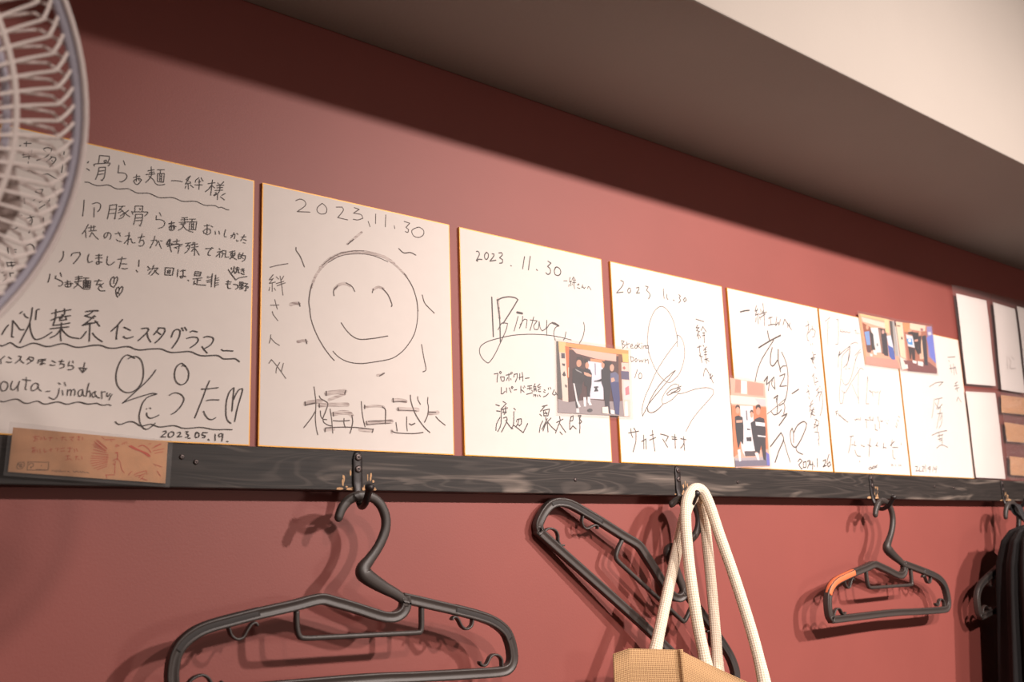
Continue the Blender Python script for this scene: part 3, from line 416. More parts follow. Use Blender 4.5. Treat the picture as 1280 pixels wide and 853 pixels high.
INK[3] = '152,0:253 2468 282 2473 299 2438 249 2354 266 2348 279 2373 337 2381;153,0:412 2485 381 2447 383 2405 408 2393 435 2423 440 2467 412 2485;155,0:500 2481 530 2482 523 2452 461 2380 557 2408;155,0:609 2509 652 2521 665 2495 618 2449 666 2433 658 2393 616 2379;156,0:794 2378 806 2376;158,0:1031 2532 1011 2455 992 2369;159,0:1129 2553 1106 2461 1089 2370;160,0:1223 2396 1242 2386;162,0:1431 2539 1483 2522 1421 2467 1465 2439 1462 2389 1421 2361 1386 2377;163,0:1559 2474 1537 2431 1547 2382 1606 2376 1648 2418 1638 2467 1586 2487 1552 2468;112,0:1696 2318 1759 2328;113,0:1816 2384 1800 2341 1813 2322;113,0:1799 2317 1845 2337;112,0:1823 2337 1823 2270;112,0:1792 2286 1782 2257;113,0:1852 2301 1860 2282;113,0:1876 2399 1846 2354;113,0:1885 2394 1910 2357 1873 2345 1874 2372;113,0:1853 2315 1917 2331;113,0:1882 2346 1882 2279 1886 2239;113,0:1938 2301 1975 2313;113,0:1962 2321 1961 2297;113,0:1939 2267 1958 2256 1986 2260;114,0:2040 2316 2019 2272 2047 2289 2060 2267 2087 2292;114,0:2125 2277 2141 2310 2164 2300 2190 2268;207,0:473 1928 476 1673 479 1444;380,1:573 1923 573 1860 587 1687;189,0:556 1908 587 1687 587 1389;174,0:556 1901 637 1944 751 1973 849 1974 894 1957 793 1820 640 1624;119,0:557 1536 608 1614 640 1631 712 1633 685 1549 590 1383 498 1232 416 1132 369 1115 294 1163 259 1232 284 1307 394 1374 585 1438 811 1498 1076 1540 1347 1562 1572 1561 1783 1546;309,0:873 1792 955 1790;124,0:887 1743 850 1644 813 1551;125,0:962 1753 950 1681 900 1593;126,0:915 1639 985 1717 1035 1717 1013 1613;126,0:1146 1769 1117 1689 1075 1588;127,0:1085 1723 1202 1725 1140 1653 1154 1610 1214 1624 1236 1723 1249 1641 1281 1606 1352 1653 1366 1752 1355 1556;129,0:1369 1655 1415 1712 1495 1738 1572 1712;258,0:1460 1733 1571 1708;128,0:1571 1708 1508 1671 1477 1590 1499 1508;129,0:1694 1641 1668 1559 1640 1530;131,0:2020 1806 2034 1734 1994 1609 1925 1515;129,0:475 986 534 1000 520 945 516 892;129,0:561 1021 576 1027 587 1016 575 999 560 1007 561 1021;129,0:570 958 589 914 624 917 632 963 573 960;130,0:663 989 735 1009;130,0:705 1011 702 924;130,0:685 959 663 925;130,0:733 954 738 940;131,0:754 1034 765 1021;131,0:736 1027 747 1010;131,0:795 1014 781 976;131,0:795 1010 841 1023 835 972 805 918;132,0:866 974 933 994;131,0:880 1026 877 952;132,0:920 1044 927 989 927 938;132,0:969 976 1031 987;128,0:580 832 573 759 594 756 637 791;129,0:662 834 660 779;129,0:704 837 731 784;130,0:746 859 764 851 753 832 737 840 746 859;130,0:780 816 822 825;131,0:891 875 887 792;131,0:889 833 942 805;131,0:946 879 957 866;131,0:927 864 935 851;132,0:1001 882 1069 894;132,0:993 851 1068 866;132,0:1032 886 1036 840;132,0:980 780 1077 806;132,0:1066 838 1078 825;132,0:1126 922 1099 882 1137 890;132,0:1105 873 1102 822;132,0:1136 876 1140 829;132,0:1104 859 1136 866;132,0:1103 841 1135 848;133,0:1207 924 1168 897 1174 879 1218 892;133,0:1210 868 1172 851 1177 832 1215 831;132,0:1098 789 1093 765;132,0:1113 781 1132 787 1124 763;132,0:1156 784 1161 766;133,0:1187 786 1209 769;133,0:1273 858 1291 852;133,0:1263 834 1287 827;133,0:1255 768 1300 785 1342 817;134,0:1344 888 1349 869;134,0:1376 897 1388 877;134,0:1445 872 1410 817 1441 805 1474 822;135,0:1462 845 1492 809;137,0:486 619 538 608;136,0:494 545 546 542;135,0:544 472 488 389 474 312;137,0:598 664 633 653;137,0:565 572 650 645;135,0:565 572 560 437 545 365 502 300;137,0:582 569 666 592;137,0:600 574 598 529;137,0:637 604 634 540;137,0:587 533 646 541 609 512;137,0:596 466 643 482 654 452 628 396 560 299;137,0:630 441 691 373 737 344;138,0:766 594 789 577;137,0:764 553 752 403 714 343;138,0:801 433 814 461 880 474 878 419 846 386 829 398;138,0:837 458 824 416 786 369;138,0:745 394 821 353 902 307 980 421;141,0:1183 547 1213 529;140,0:1229 467 1188 409 1165 325;142,0:1232 648 1315 668;141,0:1276 656 1198 585;142,0:1242 598 1350 623 1320 537;141,0:1248 589 1251 533 1320 537;142,0:1279 586 1302 555;142,0:1252 561 1309 569;140,0:1305 499 1211 364;141,0:1369 512 1277 433 1228 347;141,0:1303 462 1309 337;141,0:1280 488 1281 516;141,0:1315 453 1375 401 1443 358;143,0:1461 462 1573 510;142,0:1517 540 1520 484 1477 406 1435 329;143,0:1518 446 1566 392 1609 347;142,0:1512 347 1549 316;144,0:1719 552 1689 484 1683 389;145,0:1705 542 1753 564 1742 506 1696 494;144,0:1689 385 1738 435 1795 400;146,0:1839 569 1892 577 1869 533 1900 496 1865 470 1853 479;145,0:1858 561 1864 446 1853 350'
INK[4] = '139,0:190 2486 242 2478 222 2417 94 2298 222 2327;140,0:348 2403 317 2362 334 2327 374 2354 378 2397 348 2403;141,0:501 2426 549 2443 546 2411 492 2349 560 2364;143,0:691 2480 745 2477 709 2423 767 2383 772 2346 737 2303;145,0:1070 2492 1066 2414 1073 2355;145,0:1136 2424 1131 2374 1153 2350;146,0:1268 2360 1287 2355;147,0:1401 2456 1432 2438 1404 2406 1434 2377 1388 2332;148,0:1531 2430 1493 2391 1516 2366 1561 2395 1547 2426 1531 2430;104,0:140 1642 154 1540;104,0:133 1641 191 1637 151 1597 208 1582 153 1535;105,0:242 1633 243 1550;105,0:217 1594 293 1617;105,0:304 1577 357 1593 345 1618 313 1594 317 1558 362 1562;106,0:419 1610 385 1570 422 1564 448 1603 426 1611;106,0:459 1646 453 1572;106,0:504 1640 463 1599 513 1573;106,0:540 1618 536 1570;106,0:535 1649 542 1644;106,0:570 1616 567 1579;107,0:569 1605 617 1626 608 1583;107,0:671 1632 632 1622 629 1585 668 1595;107,0:674 1632 669 1521;104,0:300 1437 309 1366;105,0:293 1441 358 1427 347 1385 309 1366;105,0:410 1427 378 1398 398 1374 430 1398 410 1427;105,0:462 1417 474 1382 507 1411 527 1381 553 1420;106,0:585 1434 587 1382;106,0:590 1408 646 1435 655 1373;104,0:419 1268 357 1149;105,0:468 1231 435 1187 446 1146 492 1161 500 1213 468 1231;90,0:673 1771 658 1685 666 1601 687 1498 745 1378 813 1279 914 1193 1005 1153 1083 1149 1167 1194 1290 1290 1386 1439 1439 1596 1434 1737 1378 1829 1307 1854 1289 1678;93,0:673 1771 709 1914 794 2074 881 2171 981 2225 1076 2219 1166 2154 1237 2054 1280 1917 1300 1788;88,0:1297 1760 1164 1643 988 1475 797 1267 656 1067 534 893 467 735 467 643;118,0:466 638 567 762 706 947 909 1140 1129 1286 1213 1331 1178 1301 1038 1172 868 1032 701 895 584 784 578 711 652 696 779 745 911 837;87,0:581 746 600 706 668 698 762 732 894 823;89,0:1241 1129 1177 1134 1061 1082 941 978 882 890 889 844 943 842 1091 905 1245 1012;119,0:1312 1113 1220 1084 1088 1042 996 982 1018 965 1149 1015 1285 1089 1281 1052 1214 1025 1084 1000 1217 1052 1265 1131;94,0:1229 1011 1276 1003 1409 1035 1613 1094 1819 1132 1955 1137 2030 1115 2014 1048 1863 928 1680 796 1499 646 1351 479;137,0:1748 2138 1928 2122;136,0:1782 2055 1734 2008 1798 2015;136,0:1810 2024 1740 1967 1814 1961;135,0:1791 1952 1742 1883;135,0:1768 1935 1780 1846;136,0:1798 1910 1825 1872;136,0:1898 2048 1848 1979;137,0:1898 2041 1965 1972;137,0:1876 1947 1931 1954;136,0:1872 1905 1927 1918;136,0:1910 1958 1903 1804;135,0:1734 1716 1822 1746;135,0:1780 1748 1787 1624 1816 1503;134,0:1773 1595 1764 1608;135,0:1784 1597 1836 1588;136,0:1867 1765 1886 1746;136,0:1893 1712 1950 1746;136,0:1869 1688 1935 1709;136,0:1887 1662 1942 1675;135,0:1878 1620 1937 1633;135,0:1914 1714 1909 1567 1922 1499;135,0:1875 1550 1963 1573;135,0:1929 1555 1980 1533;134,0:1826 1304 1856 1382 1893 1427 1959 1350 2041 1219;134,0:2002 1354 1973 1282;134,0:2043 1337 1983 1276;142,0:174 396 240 407 374 431;141,0:222 453 224 388 249 340;142,0:282 466 314 418 307 302 275 221 240 150;142,0:466 380 454 199;143,0:421 293 506 332 502 196;144,0:601 385 663 400;145,0:580 320 705 361;144,0:648 455 651 348 664 248 673 177;146,0:809 412 901 403 969 389 908 319;145,0:849 347 890 298 939 239;147,0:1039 387 1133 381;147,0:1044 356 1146 356;147,0:1106 422 1104 328 1099 230;149,0:1227 370 1338 360;148,0:1291 399 1292 305 1291 211;148,0:1284 305 1257 272 1211 239'
INK[5] = '240,0:288 2386 405 2419 521 2442;158,0:717 2543 665 2446 716 2465;158,0:740 2498 666 2381 757 2416;157,0:728 2413 725 2251;157,0:680 2347 661 2273;158,0:770 2370 783 2324;159,0:818 2502 820 2449;159,0:883 2481 848 2440;160,0:775 2407 970 2474;159,0:788 2360 936 2439;159,0:890 2603 894 2422 885 2240;160,0:1006 2375 1109 2407;160,0:1050 2405 1062 2286;160,0:979 2257 1113 2292 1214 2298;161,0:1233 2428 1180 2275 1261 2346 1273 2293 1330 2404;163,0:1387 2313 1444 2418 1525 2342 1615 2260;162,0:1527 2354 1507 2290;163,0:1581 2373 1549 2295;268,0:952 2164 964 2081 985 2017;267,0:683 1869 994 2012 1290 2133;191,0:1096 2036 937 1887 734 1688 605 1512 513 1318;241,0:1038 1909 983 1796 954 1662 977 1617 1036 1623 1149 1717;291,0:1194 1890 1167 1707 1193 1613 1203 1542;195,0:1188 1577 1276 1633 1359 1647;219,0:1280 1862 1354 1749 1395 1620 1394 1475 1358 1305 1307 1170 1231 1057;194,0:1172 1468 1319 1517 1266 1428 1147 1300 1331 1326;262,0:752 1354 850 1432 804 1311;190,0:802 1299 887 1353 837 1209;191,0:897 1354 1017 1441 1018 1246 939 1310 971 1396;239,0:968 1101 1074 1156 1028 1047;190,0:1027 1106 1039 989 1013 877;118,0:757 843 987 962 1287 1125;221,0:1461 1209 1659 1296;191,0:1089 993 1215 1043 1236 979 1189 870;189,0:869 885 930 842 1052 873 1140 937;189,0:1048 978 1014 883;239,0:1039 682 1235 836 1276 880 1130 830;235,0:771 347 941 475 1074 572 1128 473 982 295 854 111;188,0:1127 463 1186 283 1249 127;215,0:1384 434 1406 578 1383 660 1317 574 1327 411 1426 364 1565 462 1740 658 1792 755 1705 781 1532 709 1427 600;190,0:1524 429 1442 354 1468 294 1604 258;189,0:1461 140 1521 183 1570 154 1471 89 1533 30 1552 41;190,0:1602 134 1589 52 1663 64 1676 147 1602 134;191,0:1712 148 1770 171 1762 119 1696 45;191,0:1805 161 1776 99 1869 112;191,0:1858 153 1838 28;192,0:1884 91 1900 77;193,0:1995 205 1980 73;194,0:2156 173 2235 196 2206 132 2140 78 2238 102;196,0:2345 285 2266 155 2291 82 2372 116 2344 168 2279 124;128,0:2021 2364 2136 2416;127,0:2101 2462 2102 2336 2042 2228 2038 2140 2080 2132;129,0:2079 2257 2201 2347 2294 2320 2246 2226 2189 2207;128,0:2209 2399 2219 2324;127,0:2115 2086 2123 2068;127,0:2171 2098 2178 2074;127,0:2148 1958 2154 1927;127,0:2172 1904 2240 1923;127,0:2074 1832 2189 1880;126,0:2106 1835 2127 1762;127,0:2092 1831 2215 1862;126,0:2171 1920 2165 1820 2104 1839;126,0:2132 1817 2154 1756;126,0:2168 1708 2208 1687;126,0:2076 1538 2138 1593;125,0:2113 1566 2131 1420 2162 1410;126,0:2171 1528 2211 1513;126,0:2146 1445 2237 1472;126,0:2268 1400 2276 1382;125,0:2145 1310 2241 1367;125,0:2195 1351 2202 1265;126,0:2305 1359 2322 1336;125,0:2129 1210 2228 1291;125,0:2206 1290 2318 1311 2237 1218 2225 1143;124,0:2312 1273 2308 1124 2254 998 2196 908;124,0:1923 1378 1951 1356;124,0:1873 1264 1951 1295;124,0:1913 1316 1941 1233;123,0:1914 1194 1940 1160;124,0:1960 1088 2034 1154;124,0:1909 1036 2024 1092;123,0:1971 1089 1906 951;123,0:2035 1032 1932 916;123,0:1963 979 2051 997;123,0:1981 956 1992 896;123,0:1939 985 2044 949;123,0:1928 921 2054 897;122,0:1995 989 1918 857;123,0:2026 842 2151 807;123,0:1994 755 2121 741;123,0:2083 845 1983 691 2084 739 2069 654;123,0:2147 785 2080 718;122,0:1991 629 2103 634 2104 529 2063 506;122,0:2080 496 2087 422'
INK[6] = ['105,0:156 2523 330 2615;104,0:250 2547 192 2276 179 2133;105,0:265 2439 275 2427;106,0:509 2599 581 2614;106,0:567 2599 535 2354 479 2166;105,0:409 2158 479 2166;106,0:620 2442 601 2400 659 2401;107,0:667 2447 681 2397 734 2429 751 2398 803 2424 847 2409 922 2431;108,0:1059 2467 1111 2486 1086 2417;108,0:1126 2442 1145 2410;108,0:1162 2439 1209 2431;105,0:467 1971 516 2053;106,0:467 1971 671 2082 851 2173 806 2057 722 1854;107,0:881 2209 1032 2258 1126 2249;104,0:460 1931 418 1761;105,0:527 1796 581 1969 818 2124;107,0:971 1930 1090 2060 1196 2110', '105,0:454 1939 531 2050;106,0:456 1952 662 2077 867 2177 833 2055 683 1807;105,0:647 1739 668 1792;105,0:734 1773 794 1778;102,0:537 1832 472 1595 403 1399 364 1244 380 1144 453 1175 532 1358;105,0:850 2083 744 1890 584 1772;105,0:502 1572 555 1487 649 1495 786 1609 920 1829 1052 2025;108,0:979 2018 1197 2159;106,0:1009 1798 1026 1826;104,0:1223 1791 1132 1816 992 1705 771 1530 604 1376 528 1338 456 1377;105,0:790 1506 882 1372 955 1261;105,0:1045 1736 978 1444 952 1184;106,0:1332 1603 1326 1695 1269 1467 1181 1199 1279 1206;160,0:1336 1439 1416 1412;106,0:1446 1441 1428 1348;107,0:1482 1437 1539 1415;107,0:1568 1437 1589 1419;107,0:1621 1455 1627 1422;108,0:1711 1468 1664 1418;107,0:1664 1418 1583 1201', '139,0:222 1007 223 941;139,0:207 999 277 1018;139,0:215 970 270 981;139,0:296 975 301 931;139,0:346 956 353 919;140,0:317 946 390 906;140,0:380 920 427 886;140,0:430 901 464 866;140,0:482 889 503 861 555 849;142,0:771 906 797 893 843 918 881 898;142,0:901 929 923 900;142,0:960 948 951 902;144,0:1095 918 1139 928 1125 782;144,0:1167 922 1208 917;144,0:1230 956 1278 982;144,0:1259 958 1250 911;145,0:1282 929 1339 924;145,0:1364 980 1352 917;146,0:1511 989 1540 990;146,0:1524 982 1528 927;144,0:1412 859 1394 766 1464 754;145,0:1557 929 1543 789;146,0:1605 947 1613 917 1674 928;147,0:1768 949 1772 942;147,0:1858 954 1862 947;147,0:1803 904 1821 890;150,0:2226 1048 2261 1026;149,0:2181 981 2205 951;149,0:2138 923 2142 868;148,0:2095 865 2119 835;140,0:565 603 677 623;139,0:606 605 553 469 474 333;139,0:594 471 649 473;140,0:702 535 674 459 729 462;141,0:885 483 909 462;139,0:674 385 726 298 834 287;141,0:940 478 950 456 992 458;142,0:1204 603 1151 479 1101 296;142,0:1097 492 1205 466;144,0:1353 488 1424 483;143,0:1423 552 1366 481;144,0:1626 546 1592 452;145,0:1610 468 1697 464;146,0:1922 613 1867 494;147,0:1840 508 1992 593;147,0:1909 480 2091 487;145,0:1899 433 1887 308 1956 280;148,0:2216 571 2209 539;139,0:792 211 793 189;141,0:1046 84 1108 116 1162 103 1211 134 1267 128 1345 161;142,0:1057 70 1323 122;144,0:1801 182 1810 151;145,0:1831 183 1856 160;145,0:1935 178 1945 155;146,0:2056 182 2066 159;146,0:2102 183 2127 161']
INK[7] = ['151,0:1899 2325 2197 2364;150,0:1915 2264 1940 2235;149,0:1960 2190 1986 2035;151,0:1908 2106 2175 2147;150,0:2096 2218 2072 1996;150,0:2150 2176 2175 2021;150,0:2060 1823 2167 1863', '150,0:2015 1772 2184 1801;150,0:2032 1711 2204 1756;149,0:2097 1841 2118 1671;149,0:2037 1478 2123 1562 2217 1475;147,0:1033 1678 1298 1775 1584 1814 1408 1723', '147,0:1033 1678 1298 1775 1584 1814 1408 1723;143,0:1162 1462 1091 1292 984 1091;145,0:1189 1449 1477 1500;144,0:1174 1387 1276 1304 1446 1376;143,0:1344 1460 1207 1269;144,0:1238 1271 1369 1310;144,0:1216 1180 1405 1207 1279 1063;143,0:1361 1279 1217 1060 1120 905;143,0:1394 1161 1326 1006 1211 910;142,0:906 761 1193 835 1510 881;143,0:1114 756 1336 797;142,0:1130 698 1287 720;141,0:1189 820 1184 671 1279 690;141,0:1030 531 1227 598 1462 564;142,0:1293 795 1257 600', '135,0:163 169 248 172 172 84 289 102;135,0:331 160 286 87 372 90;136,0:420 177 478 178 400 90 458 92;137,0:507 179 482 121;137,0:543 209 530 79;138,0:617 153 711 185 698 127 613 139;137,0:711 185 655 68;138,0:829 188 779 100;138,0:885 175 845 131 938 148;138,0:949 192 891 74']
blabels = {1: 'white gold-edged autograph board filled with many lines of black handwriting, behind the fan',
           2: 'white gold-edged autograph board with a big smiling sun drawing',
           3: 'white gold-edged autograph board right of the smiling sun board, long looping signature',
           4: 'white gold-edged autograph board with a tall looped oval scribble',
           5: 'white gold-edged autograph board with bold brush signature and a narrow photo at its foot',
           6: 'white gold-edged autograph board under the paired photos, small English writing',
           7: 'white gold-edged autograph board furthest right, beside the laminated papers'}
for b, x in BOARDS.items():
    o = empty('autograph_board', (x, 0, 0)); tag(o, blabels[b], 'autograph board', 'autograph boards standing on the rail')
    bm = bmesh.new()
    box(bm, 0, BW, -BT, 0, 0, BH, mi=1)
    r = 0.0011
    vs = [bm.verts.new((u, -BT - 0.00006, v)) for u, v in ((r, r), (BW - r, r), (BW - r, BH - r), (r, BH - r))]
    bm.faces.new(vs)
    obj('card', bm, [M['board'], M['gold']], o)
    for txt in (INK[b] if isinstance(INK[b], list) else [INK[b]]):
        bm = bmesh.new()
        for i, (w, f, pts) in enumerate(strokes(txt)): ribbon(bm, pts, w, -BT - 0.00010 - i * 1.5e-6 - (0 if f else 0.00003), 1 if f else 0)
        obj('handwriting', bm, [M['ink'] if b == 1 else M['grey_ink'] if b == 2 else M['pencil'], M['faded']], o)

# ------------------------------------------------------------------ laminated photos
PH = {}
PH['group'] = ((0.4055, 0.0585), -0.0040, [(26, 916), (1355, 932), (1318, 33), (0, 0)], [
    ((95, 62, 52), [26, 916, 1355, 932, 1318, 33, 0, 0]),
    ((150, 138, 140), [10, 174, 195, 147, 583, 211, 840, 209, 1209, 235, 1329, 243, 1318, 33, 0, 0]),
    ((226, 206, 192), [59, 915, 195, 917, 187, 146, 87, 155]),
    ((72, 68, 68), [26, 916, 61, 915, 89, 194, 12, 175]),
    ((232, 190, 128), [59, 915, 192, 917, 185, 779, 64, 774]),
    ((60, 58, 70), [98, 769, 162, 770, 161, 703, 97, 699]),
    ((60, 58, 60), [105, 636, 161, 636, 151, 601, 111, 609]),
    ((50, 45, 48), [137, 542, 167, 485, 128, 469, 99, 486]),
    ((90, 85, 80), [137, 370, 178, 360, 168, 326, 143, 335]),
    ((206, 104, 52), [173, 869, 243, 862, 241, 468, 186, 455]),
    ((236, 208, 170), [208, 593, 241, 589, 238, 477, 204, 470]),
    ((226, 152, 82), [186, 912, 1355, 932, 1349, 858, 1177, 861, 647, 848, 192, 865]),
    ((172, 112, 70), [242, 848, 1176, 855, 1174, 826, 240, 811]),
    ((70, 42, 44), [241, 827, 1157, 830, 1109, 213, 840, 209, 583, 211, 191, 146]),
    ((222, 178, 164), [277, 852, 1110, 854, 1102, 754, 720, 755, 369, 791]),
    ((214, 140, 96), [620, 748, 881, 753, 877, 709, 617, 707]),
    ((216, 214, 226), [568, 711, 847, 709, 825, 225, 579, 218]),
    ((130, 125, 140), [691, 692, 711, 691, 704, 536, 686, 537]),
    ((40, 38, 46), [658, 382, 734, 392, 741, 377, 712, 369, 737, 326, 653, 314, 680, 361, 656, 362]),
    ((120, 70, 50), [1155, 853, 1234, 852, 1204, 784, 1172, 232, 1105, 220]),
    ((230, 188, 110), [1224, 878, 1351, 882, 1341, 764, 1231, 761]),
    ((226, 198, 186), [1201, 751, 1341, 759, 1318, 33, 1197, 25, 1181, 348]),
    ((172, 90, 80), [1216, 679, 1252, 707, 1279, 680, 1248, 657]),
    ((84, 78, 110), [1184, 636, 1337, 641, 1334, 527, 1183, 523]),
    ((232, 206, 206), [1221, 508, 1348, 513, 1330, 258, 1207, 252]),
    ((204, 120, 130), [1245, 411, 1321, 446, 1322, 330, 1247, 310]),
    ((236, 232, 232), [1225, 221, 1272, 232, 1272, 37, 1205, 30]),
    ((40, 30, 32), [366, 741, 454, 760, 485, 729, 482, 675, 360, 649]),
    ((206, 150, 124), [450, 669, 446, 692, 430, 708, 407, 713, 383, 704, 365, 684, 357, 660, 362, 636, 377, 620, 400, 616, 424, 625, 442, 644]),
    ((36, 32, 38), [283, 579, 358, 614, 463, 595, 530, 524, 443, 387, 302, 395, 272, 404]),
    ((152, 150, 150), [325, 587, 441, 555, 449, 538, 354, 561]),
    ((46, 42, 48), [283, 405, 443, 393, 429, 291, 381, 232, 346, 82, 316, 83]),
    ((226, 222, 224), [283, 396, 309, 393, 352, 174, 401, 100, 358, 86, 322, 172]),
    ((216, 214, 216), [315, 72, 365, 81, 369, 21, 312, 17]),
    ((40, 30, 32), [497, 736, 576, 738, 564, 682, 502, 679]),
    ((208, 150, 124), [582, 653, 579, 674, 568, 688, 551, 693, 534, 685, 521, 668, 515, 647, 518, 626, 529, 611, 545, 607, 563, 614, 576, 631]),
    ((34, 30, 38), [476, 582, 522, 608, 598, 600, 630, 547, 612, 403, 565, 242, 523, 242, 527, 369, 481, 379]),
    ((212, 160, 136), [486, 559, 571, 547, 624, 526, 615, 503, 541, 508, 487, 525]),
    ((228, 226, 228), [452, 228, 502, 232, 494, 109, 451, 106]),
    ((228, 226, 228), [530, 237, 573, 240, 576, 176, 605, 136, 557, 127, 525, 170]),
    ((206, 150, 124), [872, 690, 870, 713, 861, 729, 847, 734, 832, 726, 820, 708, 815, 685, 817, 662, 826, 646, 840, 641, 855, 649, 866, 667]),
    ((38, 28, 30), [823, 739, 879, 734, 868, 697]),
    ((34, 34, 44), [806, 616, 873, 647, 978, 642, 973, 418, 916, 143, 847, 138, 829, 378, 798, 447]),
    ((34, 34, 44), [822, 506, 740, 474, 663, 456, 662, 444, 778, 457, 819, 470]),
    ((40, 34, 38), [879, 738, 1012, 740, 999, 644, 897, 642]),
    ((206, 160, 140), [1051, 665, 1048, 689, 1034, 706, 1014, 711, 993, 702, 976, 683, 969, 657, 972, 633, 986, 616, 1006, 612, 1027, 620, 1044, 640]),
    ((92, 96, 130), [973, 584, 1074, 612, 1133, 576, 1125, 474, 1016, 393, 964, 461]),
    ((208, 160, 140), [981, 520, 1037, 532, 1056, 490, 985, 463]),
    ((56, 62, 112), [964, 461, 1126, 481, 1129, 258, 1099, 41, 1030, 48, 1003, 220]),
    ((46, 42, 56), [835, 137, 927, 186, 938, 45, 901, 57]),
    ((240, 228, 214), [786, 120, 895, 136, 900, 40, 788, 43]),
    ((232, 228, 226), [936, 99, 1017, 93, 1009, 41, 940, 45]),
    ((66, 64, 70), [608, 69, 603, 80, 586, 87, 563, 88, 539, 84, 521, 75, 514, 63, 520, 52, 536, 45, 559, 44, 583, 48, 601, 57]),
])
PH['visitor'] = ((0.7561, -0.0001), -0.0040, [(27, 1332), (883, 1314), (838, 47), (0, 0)], [
    ((222, 170, 150), [27, 1332, 883, 1314, 838, 47, 0, 0]),
    ((186, 136, 118), [160, 1318, 326, 1316, 295, 1126, 115, 1113]),
    ((250, 232, 222), [294, 1317, 438, 1313, 412, 1115, 267, 1112]),
    ((196, 146, 128), [438, 1309, 848, 1303, 829, 1116, 443, 1108]),
    ((244, 220, 208), [3, 1069, 871, 1085, 868, 963, 7, 944]),
    ((222, 192, 196), [590, 1065, 869, 1069, 861, 963, 702, 964]),
    ((214, 126, 84), [16, 919, 211, 923, 155, 239, -17, 156]),
    ((216, 120, 78), [535, 941, 872, 947, 828, 304, 503, 271]),
    ((226, 222, 226), [218, 927, 535, 941, 502, 267, 224, 241]),
    ((120, 115, 122), [350, 863, 382, 865, 382, 717, 343, 715]),
    ((44, 40, 48), [343, 593, 429, 586, 420, 570, 343, 570]),
    ((44, 40, 48), [310, 458, 433, 468, 431, 405, 315, 400]),
    ((78, 66, 72), [225, 249, 502, 264, 505, 189, 241, 176]),
    ((176, 166, 172), [-14, 137, 819, 193, 837, 134, 0, 95]),
    ((110, 104, 124), [-6, 103, 832, 142, 833, 55, -4, 15]),
    ((52, 40, 38), [215, 899, 209, 919, 190, 932, 162, 935, 133, 928, 110, 912, 100, 892, 105, 873, 124, 860, 152, 856, 181, 863, 204, 879]),
    ((214, 158, 132), [199, 855, 196, 881, 181, 898, 158, 904, 134, 895, 114, 875, 104, 849, 107, 824, 122, 806, 145, 801, 170, 809, 190, 829]),
    ((36, 34, 42), [70, 753, 161, 778, 259, 753, 262, 632, 232, 396, 194, 298, 162, 393, 97, 275, 74, 389, 65, 563]),
    ((214, 164, 142), [95, 700, 248, 713, 237, 677, 96, 662]),
    ((232, 230, 232), [70, 262, 141, 277, 137, 100, 93, 94]),
    ((232, 230, 232), [162, 393, 218, 338, 246, 165, 186, 240]),
    ((52, 40, 38), [532, 849, 529, 867, 515, 879, 494, 882, 472, 876, 455, 862, 447, 844, 450, 826, 464, 814, 485, 810, 507, 816, 524, 831]),
    ((212, 156, 130), [520, 808, 519, 832, 508, 849, 491, 854, 472, 847, 456, 828, 448, 804, 450, 780, 461, 764, 478, 758, 497, 766, 512, 784]),
    ((40, 38, 48), [442, 681, 545, 727, 533, 449, 559, 254, 500, 252, 468, 446]),
    ((48, 38, 36), [731, 934, 725, 958, 703, 974, 671, 978, 637, 969, 610, 950, 598, 925, 603, 901, 625, 885, 657, 881, 691, 890, 718, 909]),
    ((208, 150, 126), [709, 876, 706, 906, 690, 927, 665, 933, 637, 924, 615, 900, 603, 869, 606, 840, 623, 819, 648, 812, 676, 822, 698, 845]),
    ((40, 38, 48), [547, 743, 677, 784, 793, 765, 808, 582, 784, 461, 751, 131, 687, 141, 657, 356, 599, 216, 539, 253, 530, 469]),
    ((226, 226, 230), [561, 704, 798, 701, 796, 645, 567, 648]),
    ((226, 226, 230), [593, 507, 790, 501, 787, 481, 590, 484]),
    ((232, 230, 232), [478, 231, 570, 239, 587, 130, 542, 128]),
    ((100, 104, 190), [769, 262, 844, 225, 839, 51, 761, 61]),
])
